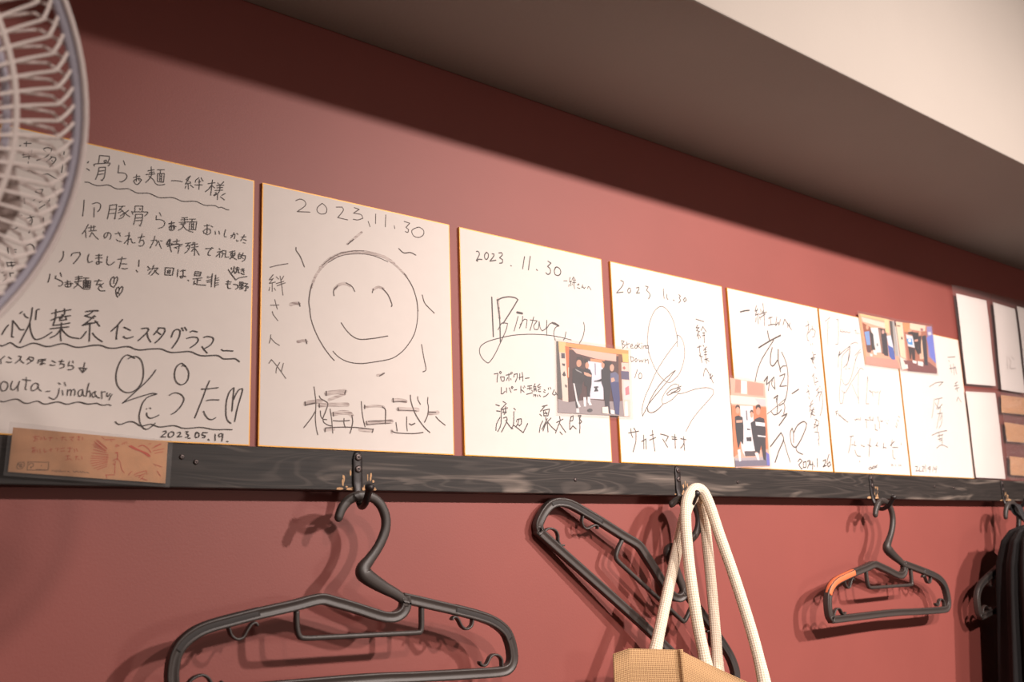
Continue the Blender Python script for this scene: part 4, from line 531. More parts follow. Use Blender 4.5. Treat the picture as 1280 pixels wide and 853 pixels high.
PH['pair'] = ((1.1433, 0.1896), -0.0042, [(-54, 903), (1149, 917), (1190, 26), (0, 0)], [
    ((226, 168, 140), [-54, 903, 1149, 917, 1190, 26, 0, 0]),
    ((206, 160, 112), [-54, 903, 12, 902, 63, 14, 0, 0]),
    ((232, 196, 140), [7, 905, 985, 918, 977, 879, 5, 864]),
    ((238, 210, 196), [26, 846, 822, 834, 801, 733, 72, 768]),
    ((150, 76, 46), [39, 755, 304, 694, 251, 266, 91, 233]),
    ((70, 50, 46), [286, 684, 457, 678, 381, 297, 251, 266]),
    ((230, 226, 226), [302, 685, 591, 720, 595, 268, 402, 248]),
    ((70, 52, 52), [552, 715, 799, 722, 797, 246, 591, 251]),
    ((240, 208, 160), [804, 901, 957, 908, 929, 647, 804, 667]),
    ((70, 66, 66), [981, 897, 1080, 902, 1039, 245, 973, 238]),
    ((170, 168, 166), [1080, 902, 1155, 915, 1173, 258, 1056, 246]),
    ((214, 160, 130), [237, 686, 236, 708, 223, 723, 202, 726, 179, 717, 159, 699, 149, 676, 151, 654, 164, 639, 184, 636, 208, 645, 227, 663]),
    ((120, 156, 210), [73, 583, 243, 619, 239, 366, 114, 352]),
    ((90, 60, 60), [98, 351, 239, 366, 228, 230, 112, 219]),
    ((210, 160, 140), [350, 581, 347, 597, 334, 608, 312, 610, 289, 603, 270, 589, 261, 571, 264, 554, 277, 543, 299, 541, 322, 548, 341, 563]),
    ((46, 42, 50), [252, 620, 369, 583, 365, 295, 291, 284]),
    ((120, 130, 136), [442, 418, 494, 427, 497, 377, 444, 362]),
    ((150, 110, 96), [557, 707, 633, 690, 633, 272, 578, 266]),
    ((44, 40, 52), [636, 596, 840, 654, 808, 221, 665, 224]),
    ((206, 160, 150), [758, 662, 756, 681, 742, 693, 720, 695, 696, 688, 676, 671, 666, 651, 668, 633, 682, 621, 704, 618, 728, 626, 748, 642]),
    ((216, 220, 236), [820, 592, 973, 626, 1028, 347, 874, 382]),
    ((70, 96, 176), [835, 430, 1006, 396, 1045, 193, 955, 150, 841, 225]),
    ((240, 236, 236), [184, 209, 275, 202, 246, 162, 188, 166]),
    ((240, 228, 228), [301, 288, 409, 283, 418, 203, 316, 206]),
    ((214, 150, 136), [43, 145, 1091, 181, 1178, 34, 5, 9]),
])
PH['team'] = ((1.2669, 0.1909), -0.0042, [(-23, 898), (1308, 966), (1306, 47), (0, 0)], [
    ((196, 132, 112), [-23, 898, 1308, 966, 1306, 47, 0, 0]),
    ((236, 212, 184), [-23, 898, 213, 909, 197, 218, 5, 251]),
    ((120, 100, 80), [-3, 835, 131, 839, 112, 814, -2, 809]),
    ((60, 54, 50), [102, 628, 152, 625, 159, 582, 100, 572]),
    ((222, 150, 96), [213, 909, 488, 925, 416, 752, 269, 700]),
    ((240, 214, 190), [490, 931, 1071, 952, 1023, 823, 463, 811]),
    ((160, 100, 110), [859, 876, 967, 885, 962, 834, 865, 826]),
    ((176, 108, 84), [242, 732, 1138, 854, 986, 206, 262, 207]),
    ((236, 196, 166), [826, 656, 914, 657, 881, 285, 774, 275]),
    ((232, 222, 214), [-46, 246, 210, 202, 227, 47, 0, 0]),
    ((126, 70, 72), [91, 190, 1031, 246, 1323, 147, 1306, 47, 217, 2]),
    ((150, 136, 190), [1120, 934, 1308, 966, 1315, 237, 1057, 356]),
    ((110, 124, 214), [1056, 718, 1323, 803, 1315, 237, 1130, 364]),
    ((216, 216, 226), [1133, 836, 1262, 851, 1268, 796, 1136, 772]),
    ((214, 160, 130), [518, 782, 515, 805, 496, 820, 466, 822, 433, 812, 406, 792, 392, 767, 395, 745, 414, 730, 445, 727, 478, 737, 505, 757]),
    ((46, 40, 46), [381, 748, 559, 778, 580, 718, 371, 703]),
    ((224, 226, 232), [288, 693, 538, 686, 565, 467, 321, 476]),
    ((70, 150, 214), [290, 611, 492, 633, 500, 513, 329, 512]),
    ((240, 240, 244), [351, 612, 461, 615, 435, 559, 353, 559]),
    ((52, 40, 44), [319, 467, 573, 459, 522, 232, 435, 224, 418, 363, 376, 236, 335, 232]),
    ((40, 34, 38), [514, 764, 773, 776, 677, 461, 802, 474, 751, 326, 639, 368, 571, 450]),
    ((214, 156, 136), [575, 619, 721, 653, 711, 607, 584, 585]),
    ((212, 160, 136), [868, 778, 867, 801, 852, 817, 829, 820, 802, 811, 780, 791, 767, 766, 769, 743, 783, 728, 807, 724, 833, 733, 856, 753]),
    ((40, 36, 46), [731, 699, 861, 732, 767, 399, 679, 390]),
    ((44, 42, 56), [877, 725, 1045, 762, 985, 170, 856, 176, 865, 445]),
    ((224, 190, 170), [710, 375, 781, 382, 774, 275, 703, 268]),
    ((242, 236, 232), [606, 223, 815, 225, 795, 138, 605, 143]),
    ((242, 238, 236), [418, 222, 570, 216, 552, 165, 423, 170]),
    ((240, 236, 232), [126, 107, 217, 124, 227, 47, 129, 29]),
])

def poly_face(bm, lay, pts, y, colr):
    f = bm.faces.new([bm.verts.new((p[0], y, p[1])) for p in pts]); f.normal_update()
    if f.normal.y > 0: f.normal_flip()
    for lp in f.loops: lp[lay] = colr
def pouch(parent, quad, y, d=0.0, name='clear_pouch', m='clear'):
    bm = bmesh.new(); c = [sum(q[i] for q in quad) / 4 for i in (0, 1)]
    P = []
    for q in quad:
        P.append((q[0] + (d if q[0] > c[0] else -d), q[1] + (d if q[1] > c[1] else -d)))
    n = 8; g = []
    random.seed(len(COL.objects))
    for j in range(n + 1):
        row = []
        for i in range(n + 1):
            s, t = i / n, j / n
            x = (P[0][0] * (1 - s) + P[1][0] * s) * (1 - t) + (P[3][0] * (1 - s) + P[2][0] * s) * t
            z = (P[0][1] * (1 - s) + P[1][1] * s) * (1 - t) + (P[3][1] * (1 - s) + P[2][1] * s) * t
            row.append(bm.verts.new((x, y - random.uniform(0, 0.0002), z)))
        g.append(row)
    for j in range(n):
        for i in range(n): bm.faces.new((g[j][i], g[j + 1][i], g[j + 1][i + 1], g[j][i + 1]))
    # sealed rim: a slim raised bead round the film
    o = obj(name, bm, M[m], parent, True)
    return o
phl = {'group': ('laminated photo of four people at a doorway, straddling the third and fourth boards', 'photo'),
       'visitor': ('narrow laminated photo of people by a white banner, at the foot of the brush-signature board', 'photo'),
       'pair': ('laminated photo of people in a doorway on a pinkish pavement, left of the overlapping two', 'photo'),
       'team': ('laminated photo of people with one blue-printed shirt, right of the overlapping two', 'photo')}
for nm, (org, y0, quad, polys) in PH.items():
    o = empty('laminated_photo', (org[0], y0, org[1])); tag(o, phl[nm][0], phl[nm][1], 'laminated photos on the boards')
    bm = bmesh.new(); lay = bm.loops.layers.float_color.new('ink')
    # backing paper
    for f in box(bm, 0, 0.001, 0, 0.001, 0, 0.001): pass
    bm.clear(); lay = bm.loops.layers.float_color.new('ink')
    qs = [(q[0] * 1e-4, q[1] * 1e-4) for q in quad]
    fr = [bm.verts.new((q[0], 0, q[1])) for q in qs]; bk = [bm.verts.new((q[0], 0.0003, q[1])) for q in qs]
    for i in range(4):
        f = bm.faces.new((fr[i], fr[(i + 1) % 4], bk[(i + 1) % 4], bk[i]))
        for lp in f.loops: lp[lay] = (0.8, 0.78, 0.76, 1)
    f = bm.faces.new(bk)
    for lp in f.loops: lp[lay] = (0.8, 0.78, 0.76, 1)
    for i, (cr, flat) in enumerate(polys):
        pts = [(flat[k] * 1e-4, flat[k + 1] * 1e-4) for k in range(0, len(flat), 2)]
        poly_face(bm, lay, pts, -0.000012 * (i + 1), srgb(*[22 + v * 0.88 for v in cr]))
    obj('print', bm, M['print'], o)
    pouch(o, qs, -0.0009, 0.004)

# ------------------------------------------------------------------ far right: laminated papers and paper strips
def sheet_thing(label, quad, inner, y, cat, group, name='laminated_sheet', strips=()):
    org = quad[3]; o = empty(name, (org[0], y, org[1])); tag(o, label, cat, group)
    L = lambda q: (q[0] - org[0], q[1] - org[1])
    def slab(nm, q, m, yy):
        bm = bmesh.new(); n = 10; fr = []; a, b, c_, d = [L(p) for p in q]
        for j in range(n + 1):
            t = j / n; s = 0.0018 * math.sin(t * math.pi * 1.5 + a[0] * 9)
            l = (a[0] * (1 - t) + d[0] * t, a[1] * (1 - t) + d[1] * t); r = (b[0] * (1 - t) + c_[0] * t, b[1] * (1 - t) + c_[1] * t)
            fr.append([bm.verts.new((l[0] + s * .3, yy - abs(s) * .3, l[1])), bm.verts.new((r[0] + s * .3, yy - abs(s) * .3, r[1])),
                       bm.verts.new((r[0] + s * .3, yy + .0002 - abs(s) * .3, r[1])), bm.verts.new((l[0] + s * .3, yy + .0002 - abs(s) * .3, l[1]))])
        for r0, r1 in zip(fr, fr[1:]):
            for k in range(4): bm.faces.new((r0[k], r1[k], r1[(k + 1) % 4], r0[(k + 1) % 4]))
        bm.faces.new(fr[0]); bm.faces.new(fr[-1][::-1]); bmesh.ops.recalc_face_normals(bm, faces=bm.faces)
        return obj(nm, bm, m, o)
    for q in inner: slab('paper', q, M['paper'], -0.0003)
    for q in strips: slab('kraft_strip', q, M['kraft'], -0.0003)
    pouch(o, [L(q) for q in quad], -0.0016, m='crinkle' if strips else 'clear')
    return o
sheet_thing('tall blank laminated paper, upper left of the laminated papers', [(1.4927, 0.3834), (1.6611, 0.3910), (1.6480, 0.1846), (1.4965, 0.1791)], [[(1.5096, 0.3677), (1.6414, 0.3710), (1.6333, 0.1900), (1.5062, 0.1846)]], -0.007, 'laminated paper', 'laminated papers at the right end')
sheet_thing('laminated paper with a faint drawing, second in the upper row', [(1.6635, 0.3904), (1.7861, 0.3935), (1.7750, 0.1825), (1.6499, 0.1839)], [[(1.6722, 0.3717), (1.7756, 0.3705), (1.7682, 0.1854), (1.6574, 0.1845)]], -0.007, 'laminated paper', 'laminated papers at the right end')
sheet_thing('laminated paper cut by the right picture edge, upper row', [(1.7880, 0.3934), (1.9134, 0.4008), (1.8969, 0.1844), (1.7770, 0.1826)], [[(1.7882, 0.3785), (1.8984, 0.3803), (1.8853, 0.1871), (1.7807, 0.1880)]], -0.007, 'laminated paper', 'laminated papers at the right end')
sheet_thing('blank laminated paper standing on the rail, lower row', [(1.4971, 0.1752), (1.6465, 0.1820), (1.6302, 0.0003), (1.4935, 0.0001)], [[(1.4988, 0.1690), (1.6274, 0.1756), (1.6217, 0.0017), (1.4965, 0.0017)]], -0.007, 'laminated paper', 'laminated papers at the right end')
sheet_thing('glossy laminated sheet holding three brown paper strips, lower row', [(1.6485, 0.1813), (1.8432, 0.1840), (1.8230, -0.0008), (1.6324, 0.0003)], [], -0.007, 'laminated paper', 'laminated papers at the right end', strips=[[(1.6501, 0.1731), (1.8409, 0.1769), (1.8370, 0.1400), (1.6449, 0.1365)], [(1.6501, 0.1172), (1.8290, 0.1153), (1.8252, 0.0790), (1.6517, 0.0781)], [(1.6534, 0.0482), (1.8104, 0.0461), (1.8022, 0.0088), (1.6475, 0.0102)]])
bm = bmesh.new()
for pts in [[(0.0586, 0.0733), (0.0676, 0.0656), (0.0596, 0.0512), (0.0663, 0.0484)], [(0.0519, 0.0761), (0.047, 0.0467)], [(0.0747, 0.0766), (0.0843, 0.0707)], [(0.0668, 0.0502), (0.0863, 0.052)]]:
    ribbon(bm, pts, 0.0012, -0.0014)
faint = [o for o in COL.objects if o.get('label', '').startswith('laminated paper with a faint')][0]
obj('drawing', bm, M['faint'], faint)

# ------------------------------------------------------------------ chopstick-sleeve strip on the rail
st = empty('paper_strip', (-0.2320, -0.0245, -0.0327)); tag(st, 'brown paper strip with red drawing in a clear pouch, on the rail at left', 'paper strip')
bm = bmesh.new(); q = [(0.0017, 0.0365), (0.1324, 0.0305), (0.1314, -0.0070), (0.0000, 0.0000)]
fr = [bm.verts.new((a, 0, b)) for a, b in q]; bk = [bm.verts.new((a, 0.0003, b)) for a, b in q]
bm.faces.new(fr); bm.faces.new(bk[::-1])
for i in range(4): bm.faces.new((fr[i], bk[i], bk[(i + 1) % 4], fr[(i + 1) % 4]))
bmesh.ops.recalc_face_normals(bm, faces=bm.faces); obj('kraft_strip', bm, M['kraft'], st)
bm = bmesh.new()
for i, (w, f, pts) in enumerate(strokes('43,0:173 292 224 300;43,0:194 305 193 262 179 258;43,0:185 281 211 279 208 263;43,0:232 291 237 272;43,0:243 292 248 276;43,0:261 301 266 273 285 282;43,0:299 291 333 292;43,0:317 299 308 267;43,0:359 289 367 286;43,0:397 295 435 301;43,0:415 308 406 272;43,0:428 285 444 276;43,0:465 302 503 308 481 287 494 272;43,0:527 309 558 311;43,0:542 318 547 282 531 289;43,0:573 311 574 283;43,0:167 199 200 204;43,0:182 207 181 161;43,0:173 168 197 188 195 161;43,0:212 189 217 166;43,0:234 194 239 163;43,0:267 199 272 168 290 180;43,0:305 185 334 198;43,0:319 205 324 174;43,0:357 203 379 207 373 180;43,0:394 204 432 210;43,0:399 181 433 186;43,0:455 211 493 212;43,0:473 219 475 180 460 183;43,0:509 205 518 181;43,0:528 209 537 186;43,0:443 143 477 148;43,0:458 151 464 116 445 111;43,0:475 124 494 113;43,0:520 138 547 143;43,0:531 150 529 114;43,0:544 123 556 115;43,0:574 147 579 120;48,0:674 276 778 200;48,0:688 288 781 215;48,0:678 262 767 207;48,0:698 292 784 223;48,0:664 250 759 214;48,0:672 233 774 197;48,0:670 207 786 182;48,0:661 178 798 165;48,0:655 152 798 150;48,0:653 131 802 139;48,0:650 109 799 128;48,0:651 87 796 114;48,0:666 66 793 103;48,0:681 45 794 88;48,0:710 35 791 70;48,0:736 319 755 302;48,0:763 295 849 303;48,0:814 290 821 283;48,0:856 244 866 259 889 245;48,0:860 237 874 245;48,0:910 261 924 276;48,0:932 266 938 284;48,0:954 274 950 285;48,0:784 -7 860 -5;48,0:788 -10 796 -39;76,0:858 185 876 190 879 160 876 127;48,0:843 115 857 130 886 127 906 102;48,0:841 93 859 79 861 116;48,0:860 72 861 6;48,0:906 95 919 44 943 15;124,0:977 249 1030 225 1091 205 1153 166;114,0:992 253 1061 219 1137 192 1165 167;76,0:1059 249 1097 261 1143 237 1171 201;48,0:1168 280 1149 275;48,0:1181 239 1264 280;48,0:1203 255 1256 283;48,0:1190 216 1289 239;48,0:1206 194 1282 212;48,0:980 -6 994 17 1009 28;48,0:1028 -1 1069 19 1136 39 1144 6;48,0:1040 -12 1085 -3 1129 13;48,0:1071 -26 1099 4;48,0:1086 -40 1115 -10;48,0:1101 -32 1147 -46;48,0:1202 97 1272 76;48,0:1235 38 1267 -7')): ribbon(bm, pts, w, -0.0002 - i * 2e-6)
obj('red_drawing', bm, M['red_ink'], st)
bm = bmesh.new()
for i, (w, f, pts) in enumerate(strokes('38,0:67 61 77 76 116 80 121 62 105 31 73 26 64 45 77 69;38,0:81 61 103 65 100 42 85 42 81 61;38,0:88 61 97 42;38,0:148 86 310 86 310 21 145 17 148 86;38,0:158 56 167 75 189 72 191 53 166 40;38,0:173 41 174 25;38,0:253 51 256 59;38,0:214 25 299 22;38,0:337 14 344 22;38,0:355 18 367 13;38,0:374 23 378 7;38,0:385 23 401 8;38,0:404 24 416 8;38,0:420 12 450 17;38,0:465 17 481 10;38,0:511 19 526 11 541 19 557 8;38,0:565 18 581 9 596 17 612 5;38,0:619 13 643 5')): ribbon(bm, pts, w, -0.0002 - i * 2e-6)
obj('small_print', bm, M['black_ink'], st)
pouch(st, [(-0.0016, 0.0408), (0.1366, 0.0312), (0.1349, -0.0107), (-0.0037, -0.0032)], -0.0012)


# ------------------------------------------------------------------ hangers
HL = {'hook': [(-0.0322, -0.0251), (-0.0309, -0.0194), (-0.0272, -0.0117), (-0.0205, -0.0045), (-0.0107, -0.0001), (0.0000, 0.0006), (0.0101, -0.0025), (0.0181, -0.0095), (0.0230, -0.0195), (0.0236, -0.0301), (0.0199, -0.0408), (0.0128, -0.0522), (0.0041, -0.0620), (-0.0024, -0.0689), (-0.0035, -0.0746), (0.0030, -0.0802), (0.0191, -0.0894), (0.0356, -0.0976), (0.0441, -0.1038), (0.0447, -0.1096)],
      'frame': [(0.0448, -0.1004), (0.0458, -0.1082), (0.0417, -0.1151), (0.0328, -0.1189), (0.0223, -0.1185), (0.0103, -0.1155), (-0.0134, -0.1077), (-0.0364, -0.1009), (-0.0492, -0.0975), (-0.0603, -0.0982), (-0.0773, -0.1013), (-0.0985, -0.1043), (-0.1190, -0.1072), (-0.1417, -0.1111), (-0.1636, -0.1152), (-0.1769, -0.1202), (-0.1872, -0.1277), (-0.1926, -0.1362), (-0.1948, -0.1468), (-0.1948, -0.1565), (-0.1930, -0.1645), (-0.1868, -0.1690), (-0.1770, -0.1702), (-0.0103, -0.1749), (0.0586, -0.1790), (0.1261, -0.1827), (0.1660, -0.1844), (0.1794, -0.1818), (0.1851, -0.1747), (0.1852, -0.1640), (0.1815, -0.1514), (0.1748, -0.1417), (0.1599, -0.1321), (0.1399, -0.1250), (0.1086, -0.1168), (0.0821, -0.1105), (0.0600, -0.1052), (0.0419, -0.1011)],
      'mid': [(-0.0767, -0.1069), (-0.0766, -0.1159), (-0.0759, -0.1234), (-0.0737, -0.1293), (-0.0678, -0.1319), (-0.0427, -0.1330), (0.0101, -0.1347), (0.0576, -0.1362), (0.0642, -0.1353), (0.0657, -0.1296), (0.0659, -0.1210), (0.0662, -0.1073)],
      'padl': [(-0.1155, -0.1064), (-0.1417, -0.1106), (-0.1636, -0.1149), (-0.1769, -0.1199), (-0.1862, -0.1268), (-0.1912, -0.1332)],
      'padr': [(0.1086, -0.1162), (0.1399, -0.1244), (0.1599, -0.1315), (0.1740, -0.1404), (0.1823, -0.1515)],
      's1': [(-0.1455, -0.1134), (-0.1437, -0.1191), (-0.1414, -0.1243), (-0.1362, -0.1277), (-0.1306, -0.1264), (-0.1267, -0.1208), (-0.1228, -0.1160), (-0.1188, -0.1147), (-0.1165, -0.1174)],
      's2': [(0.1319, -0.1242), (0.1309, -0.1320), (0.1276, -0.1359), (0.1220, -0.1371), (0.1167, -0.1337), (0.1130, -0.1278), (0.1099, -0.1243), (0.1061, -0.1241), (0.1041, -0.1266)],
      's3': [(0.1703, -0.1815), (0.1698, -0.1724), (0.1651, -0.1675), (0.1586, -0.1663), (0.1536, -0.1689), (0.1494, -0.1745), (0.1449, -0.1762), (0.1406, -0.1740), (0.1399, -0.1715)],
      's4': [(-0.1837, -0.1695), (-0.1800, -0.1606), (-0.1748, -0.1564), (-0.1678, -0.1552), (-0.1626, -0.1580), (-0.1588, -0.1630), (-0.1535, -0.1652), (-0.1490, -0.1626)]}
def hv(k): return [(p[0], 0.0, p[1]) for p in HL[k]]
def make_hanger(label, matrix, left_pad='pad', right_pad='pad'):
    h = empty('clothes_hanger'); h.matrix_world = matrix
    tag(h, label, 'hanger', 'plastic clothes hangers on the wall hooks')
    up = (0, 1, 0)
    bm = bmesh.new(); path = catmull(hv('hook'), 7)
    sweep(bm, path, rrect(0.0096, 0.0078, 0.42), up, scale=lambda t: (0.35 + 0.65 * math.sqrt(min(1, t * 26))) * (0.86 + 0.14 * min(1, t * 6)) + 0.62 * math.exp(-((t - 0.76) / 0.10) ** 2))
    obj('hook', bm, M['plastic'], h, True)
    def arm(pts, closed=False):
        bm2 = bmesh.new(); w, d = 0.0102, 0.0085
        prof = [(w/2, d*.30), (w/2, d*.5), (w*.30, d*.5), (w*.16, d*.34), (-w*.16, d*.34), (-w*.30, d*.5), (-w/2, d*.5), (-w/2, d*.30),
                (-w/2, -d*.30), (-w/2, -d*.5), (-w*.30, -d*.5), (-w*.16, -d*.36), (w*.16, -d*.36), (w*.30, -d*.5), (w/2, -d*.5), (w/2, -d*.30)]
        prof = [(a, b) for a, b in prof]
        sweep(bm2, catmull(pts, 7), prof, up)
        return bm2
    obj('frame', arm(hv('frame')), M['plastic'], h, True)
    bm = bmesh.new(); sweep(bm, catmull(hv('mid'), 6), rrect(0.0050, 0.0062, 0.4), up); obj('inner_bar', bm, M['plastic'], h, True)
    for side, k, mk in (('l', 'padl', left_pad), ('r', 'padr', right_pad)):
        bm = bmesh.new(); sweep(bm, catmull(hv(k), 8), rrect(0.0108, 0.0072 if mk == 'pad' else 0.0096, 0.35), up)
        o = obj('grip_pad', bm, M[mk], h, True)
        if mk != 'pad': o['label'] = 'orange grip pad'
    for k in ('s1', 's2', 's3', 's4'):
        bm = bmesh.new(); sweep(bm, catmull(hv(k), 6), rrect(0.0024, 0.0062, 0.4), up); obj('strap_hook', bm, M['plastic'], h, True)
    return h
make_hanger('large black plastic hanger nearest the fan, hanging level below the smiling sun board', Matrix.Translation((0.0976, -0.044, -0.0503)))
make_hanger('black plastic hanger tilted steeply behind the rope handles of the jute bag', Matrix(((0.81480, 0.11855, 0.56749, 0.61028), (-0.07739, 0.99235, -0.09619, -0.03996), (-0.57455, 0.03446, 0.81774, -0.05632), (0, 0, 0, 1))))
make_hanger('black plastic hanger with one orange grip at its left shoulder', Matrix(((0.99940, -0.02706, -0.02149, 1.08760), (0.02656, 0.99938, -0.02330, -0.04312), (0.02211, 0.02271, 0.99950, -0.04855), (0, 0, 0, 1))), left_pad='orange')
make_hanger('black plastic hanger half hidden behind the black garment', Matrix(((0.98506, 0.00073, -0.17221, 1.54001), (-0.00931, 0.99876, -0.04900, -0.04777), (0.17196, 0.04987, 0.98384, -0.04915), (0, 0, 0, 1))))


# ------------------------------------------------------------------ jute bag with rope handles
bag = empty('tote_bag', (0.4971, -0.0970, -0.5893)); tag(bag, 'jute burlap tote bag with cream cotton rope handles hanging on a wall hook', 'bag')
BO = Vector(bag.location)
RIM = [Vector(p) - BO for p in ((0.4251, -0.0580, -0.2296), (0.4420, -0.0680, -0.2243), (0.4971, -0.0970, -0.2293), (0.6177, -0.1470, -0.2918), (0.6677, -0.0640, -0.2868))]
def bag_body():
    bm = bmesh.new(); uvl = bm.loops.layers.uv.new('UVMap')
    ring = []
    segs = 14; acc = 0.0; us = []
    for i in range(5):
        a, b2 = RIM[i], RIM[(i + 1) % 5]
        for k in range(segs):
            t = k / segs
            p = a.lerp(b2, t)
            if i == 2: p = p + Vector((0.004, 0.006, 0.0)) * math.sin(t * math.pi)
            if i == 3: p = p + Vector((-0.02, 0.0, 0)) * math.sin(t * math.pi)
            ring.append(p)
    n = len(ring); us = [0.0]
    for i in range(1, n + 1): us.append(us[-1] + (ring[i % n] - ring[i - 1]).length)
    rows = []; H = 0.36; R = 16
    cen = sum(ring, Vector()) / n
    def row(k, inset):
        t = k / R; out = []
        for p in ring:
            base = Vector((cen.x + (p.x - cen.x) * 1.06 + 0.01, cen.y + (p.y - cen.y) * 1.05 - 0.01, 0.004))
            q = Vector((p.x * (1 - t) + base.x * t, p.y * (1 - t) + base.y * t, p.z * (1 - t) + base.z * t))
            d = Vector((q.x - cen.x, q.y - cen.y, 0)); 
            if d.length > 0: q = q - d.normalized() * inset + d * 0.05 * math.sin(t * math.pi) * (1 if inset == 0 else 0.95)
            out.append(bm.verts.new(q))
        return out
    outer = [row(k, 0) for k in range(R + 1)]; inner = [row(k, 0.0018) for k in range(R + 1)]
    def quad(a, b2, c2, d2, i, k, flip=False):
        vs = (a, b2, c2, d2); f = bm.faces.new(vs if not flip else vs[::-1])
        uv = ((us[i], -k * H / R), (us[i + 1], -k * H / R), (us[i + 1], -(k + 1) * H / R), (us[i], -(k + 1) * H / R))
        for lp, u in zip(f.loops, uv if not flip else uv[::-1]): lp[uvl].uv = u
    for k in range(R):
        for i in range(n):
            j = (i + 1) % n
            quad(outer[k][i], outer[k][j], outer[k + 1][j], outer[k + 1][i], i, k, True)
            quad(inner[k][i], inner[k][j], inner[k + 1][j], inner[k + 1][i], i, k)
    for i in range(n):
        j = (i + 1) % n
        quad(outer[0][i], outer[0][j], inner[0][j], inner[0][i], i, 0)
    bm.faces.new(outer[R]); bm.faces.new(inner[R][::-1])
    bmesh.ops.recalc_face_normals(bm, faces=bm.faces)
    return bm, outer
bm, outer = bag_body(); SEAM = [r[28].co + Vector((0.0003, -0.0008, 0.0006 if k == 0 else 0)) for k, r in enumerate(outer)]; obj('bag_body', bm, M['jute'], bag, True)
bm = bmesh.new(); uvl = bm.loops.layers.uv.new('UVMap'); sweep(bm, catmull(SEAM, 8), rrect(0.0055, 0.0075, 0.4), uvl=uvl, per=0.02); obj('corner_seam', bm, M['jute'], bag, True)
PTS = [Vector(p) - BO for p in [(0.5457, -0.0960, -0.2566), (0.5445, -0.0940, -0.2353), (0.5436, -0.0890, -0.2026), (0.5470, -0.0800, -0.1456), (0.5553, -0.0710, -0.0967), (0.5641, -0.0650, -0.0665), (0.5768, -0.0600, -0.0479), (0.5932, -0.0580, -0.0372), (0.6068, -0.0600, -0.0393), (0.6133, -0.0650, -0.0582), (0.6174, -0.0740, -0.0956), (0.6226, -0.0890, -0.1506), (0.6224, -0.1080, -0.2122), (0.6173, -0.1220, -0.2543), (0.6117, -0.1320, -0.2886)]]
bm = bmesh.new(); uvl = bm.loops.layers.uv.new('UVMap'); sweep(bm, catmull(PTS, 7), [(q[0], q[1] * 0.92) for q in circ(0.0072, 14)], uvl=uvl, per=0.0452, scale=lambda t: 1.04 + 0.28 * max(0, abs(t - 0.5) - 0.42) / 0.08)
obj('rope_handle', bm, M['rope'], bag, True)
PTS = [Vector(p) - BO for p in [(0.4795, -0.0720, -0.2372), (0.4925, -0.0700, -0.2136), (0.5265, -0.0600, -0.1621), (0.5631, -0.0505, -0.1061), (0.5805, -0.0495, -0.0708), (0.5961, -0.0490, -0.0511), (0.6115, -0.0475, -0.0467), (0.6228, -0.0460, -0.0655), (0.6239, -0.0480, -0.1072), (0.6213, -0.0520, -0.1585), (0.6151, -0.0580, -0.2033), (0.6041, -0.0670, -0.2415), (0.5908, -0.0770, -0.2734)]]
bm = bmesh.new(); uvl = bm.loops.layers.uv.new('UVMap'); sweep(bm, catmull(PTS, 7), [(q[0], q[1] * 0.92) for q in circ(0.0072, 14)], uvl=uvl, per=0.0452, scale=lambda t: 1.04 + 0.28 * max(0, abs(t - 0.5) - 0.42) / 0.08)
obj('rope_handle', bm, M['rope'], bag, True)


# ------------------------------------------------------------------ black garment on the last hook
GX, GY = 1.4986, -0.1060
gm = empty('hanging_garment', (1.5700, -0.09, -0.95)); tag(gm, 'black knitted garment with a webbing loop hanging at the right picture edge', 'garment')
GO = Vector(gm.location)
def garment():
    bm = bmesh.new(); n = 160; rows = []
    spec = [(-0.090, 0.018, 0.014, .004), (-0.093, 0.036, 0.024, .009), (-0.100, 0.056, 0.036, .012), (-0.118, 0.078, 0.046, .012), (-0.155, 0.096, 0.055, .011), (-0.20, 0.108, 0.058, .010),
            (-0.27, 0.122, 0.060, .010), (-0.36, 0.138, 0.062, .011), (-0.48, 0.148, 0.064, .012), (-0.62, 0.154, 0.066, .012), (-0.78, 0.158, 0.068, .012), (-0.90, 0.160, 0.068, .012)]
    zs = []
    for a, b in zip(spec, spec[1:]):
        for k in range(5):
            t = k / 5; zs.append(tuple(a[i] * (1 - t) + b[i] * t for i in range(4)))
    zs.append(spec[-1])
    random.seed(7); ph = [random.uniform(0, 6.28) for _ in range(5)]
    for z, rx, ry, am in zs:
        row = []
        for i in range(n):
            a = 2 * math.pi * i / n
            f = math.sin(11 * a + ph[0] + z * 2.0) * 0.7 + math.sin(19 * a + ph[1] - z * 3) * 0.5 + math.sin(5 * a + ph[2] + z * 4) * 0.4
            k = 1 + f * am / 0.06
            row.append(bm.verts.new(Vector((GX + rx * math.cos(a) * (1 + f * am * 7), GY + ry * math.sin(a) * (1 + f * am * 14), z)) - GO))
        rows.append(row)
    for r0, r1 in zip(rows, rows[1:]):
        for i in range(n): bm.faces.new((r0[i], r1[i], r1[(i + 1) % n], r0[(i + 1) % n]))
    bm.faces.new(rows[0]); bm.faces.new(rows[-1][::-1]); bmesh.ops.recalc_face_normals(bm, faces=bm.faces)
    return bm
obj('cloth_body', garment(), M['garment'], gm, True)
HX = HOOKX[3]
LOOP = [(HX - .004, -.084, -.100), (HX - .003, -.074, -.085), (HX - .001, -.067, -.070), (HX, -.062, -.0565), (HX, -.056, -.0515), (HX + .001, -.050, -.0545), (HX + .003, -.052, -.068), (HX + .004, -.070, -.085), (HX + .005, -.086, -.100)]
bm = bmesh.new(); sweep(bm, [Vector(p) - GO for p in catmull(LOOP, 7)], rrect(0.0016, 0.021, 0.4), up=(1, 0, 0)); obj('hanging_loop', bm, M['strap'], gm, True)
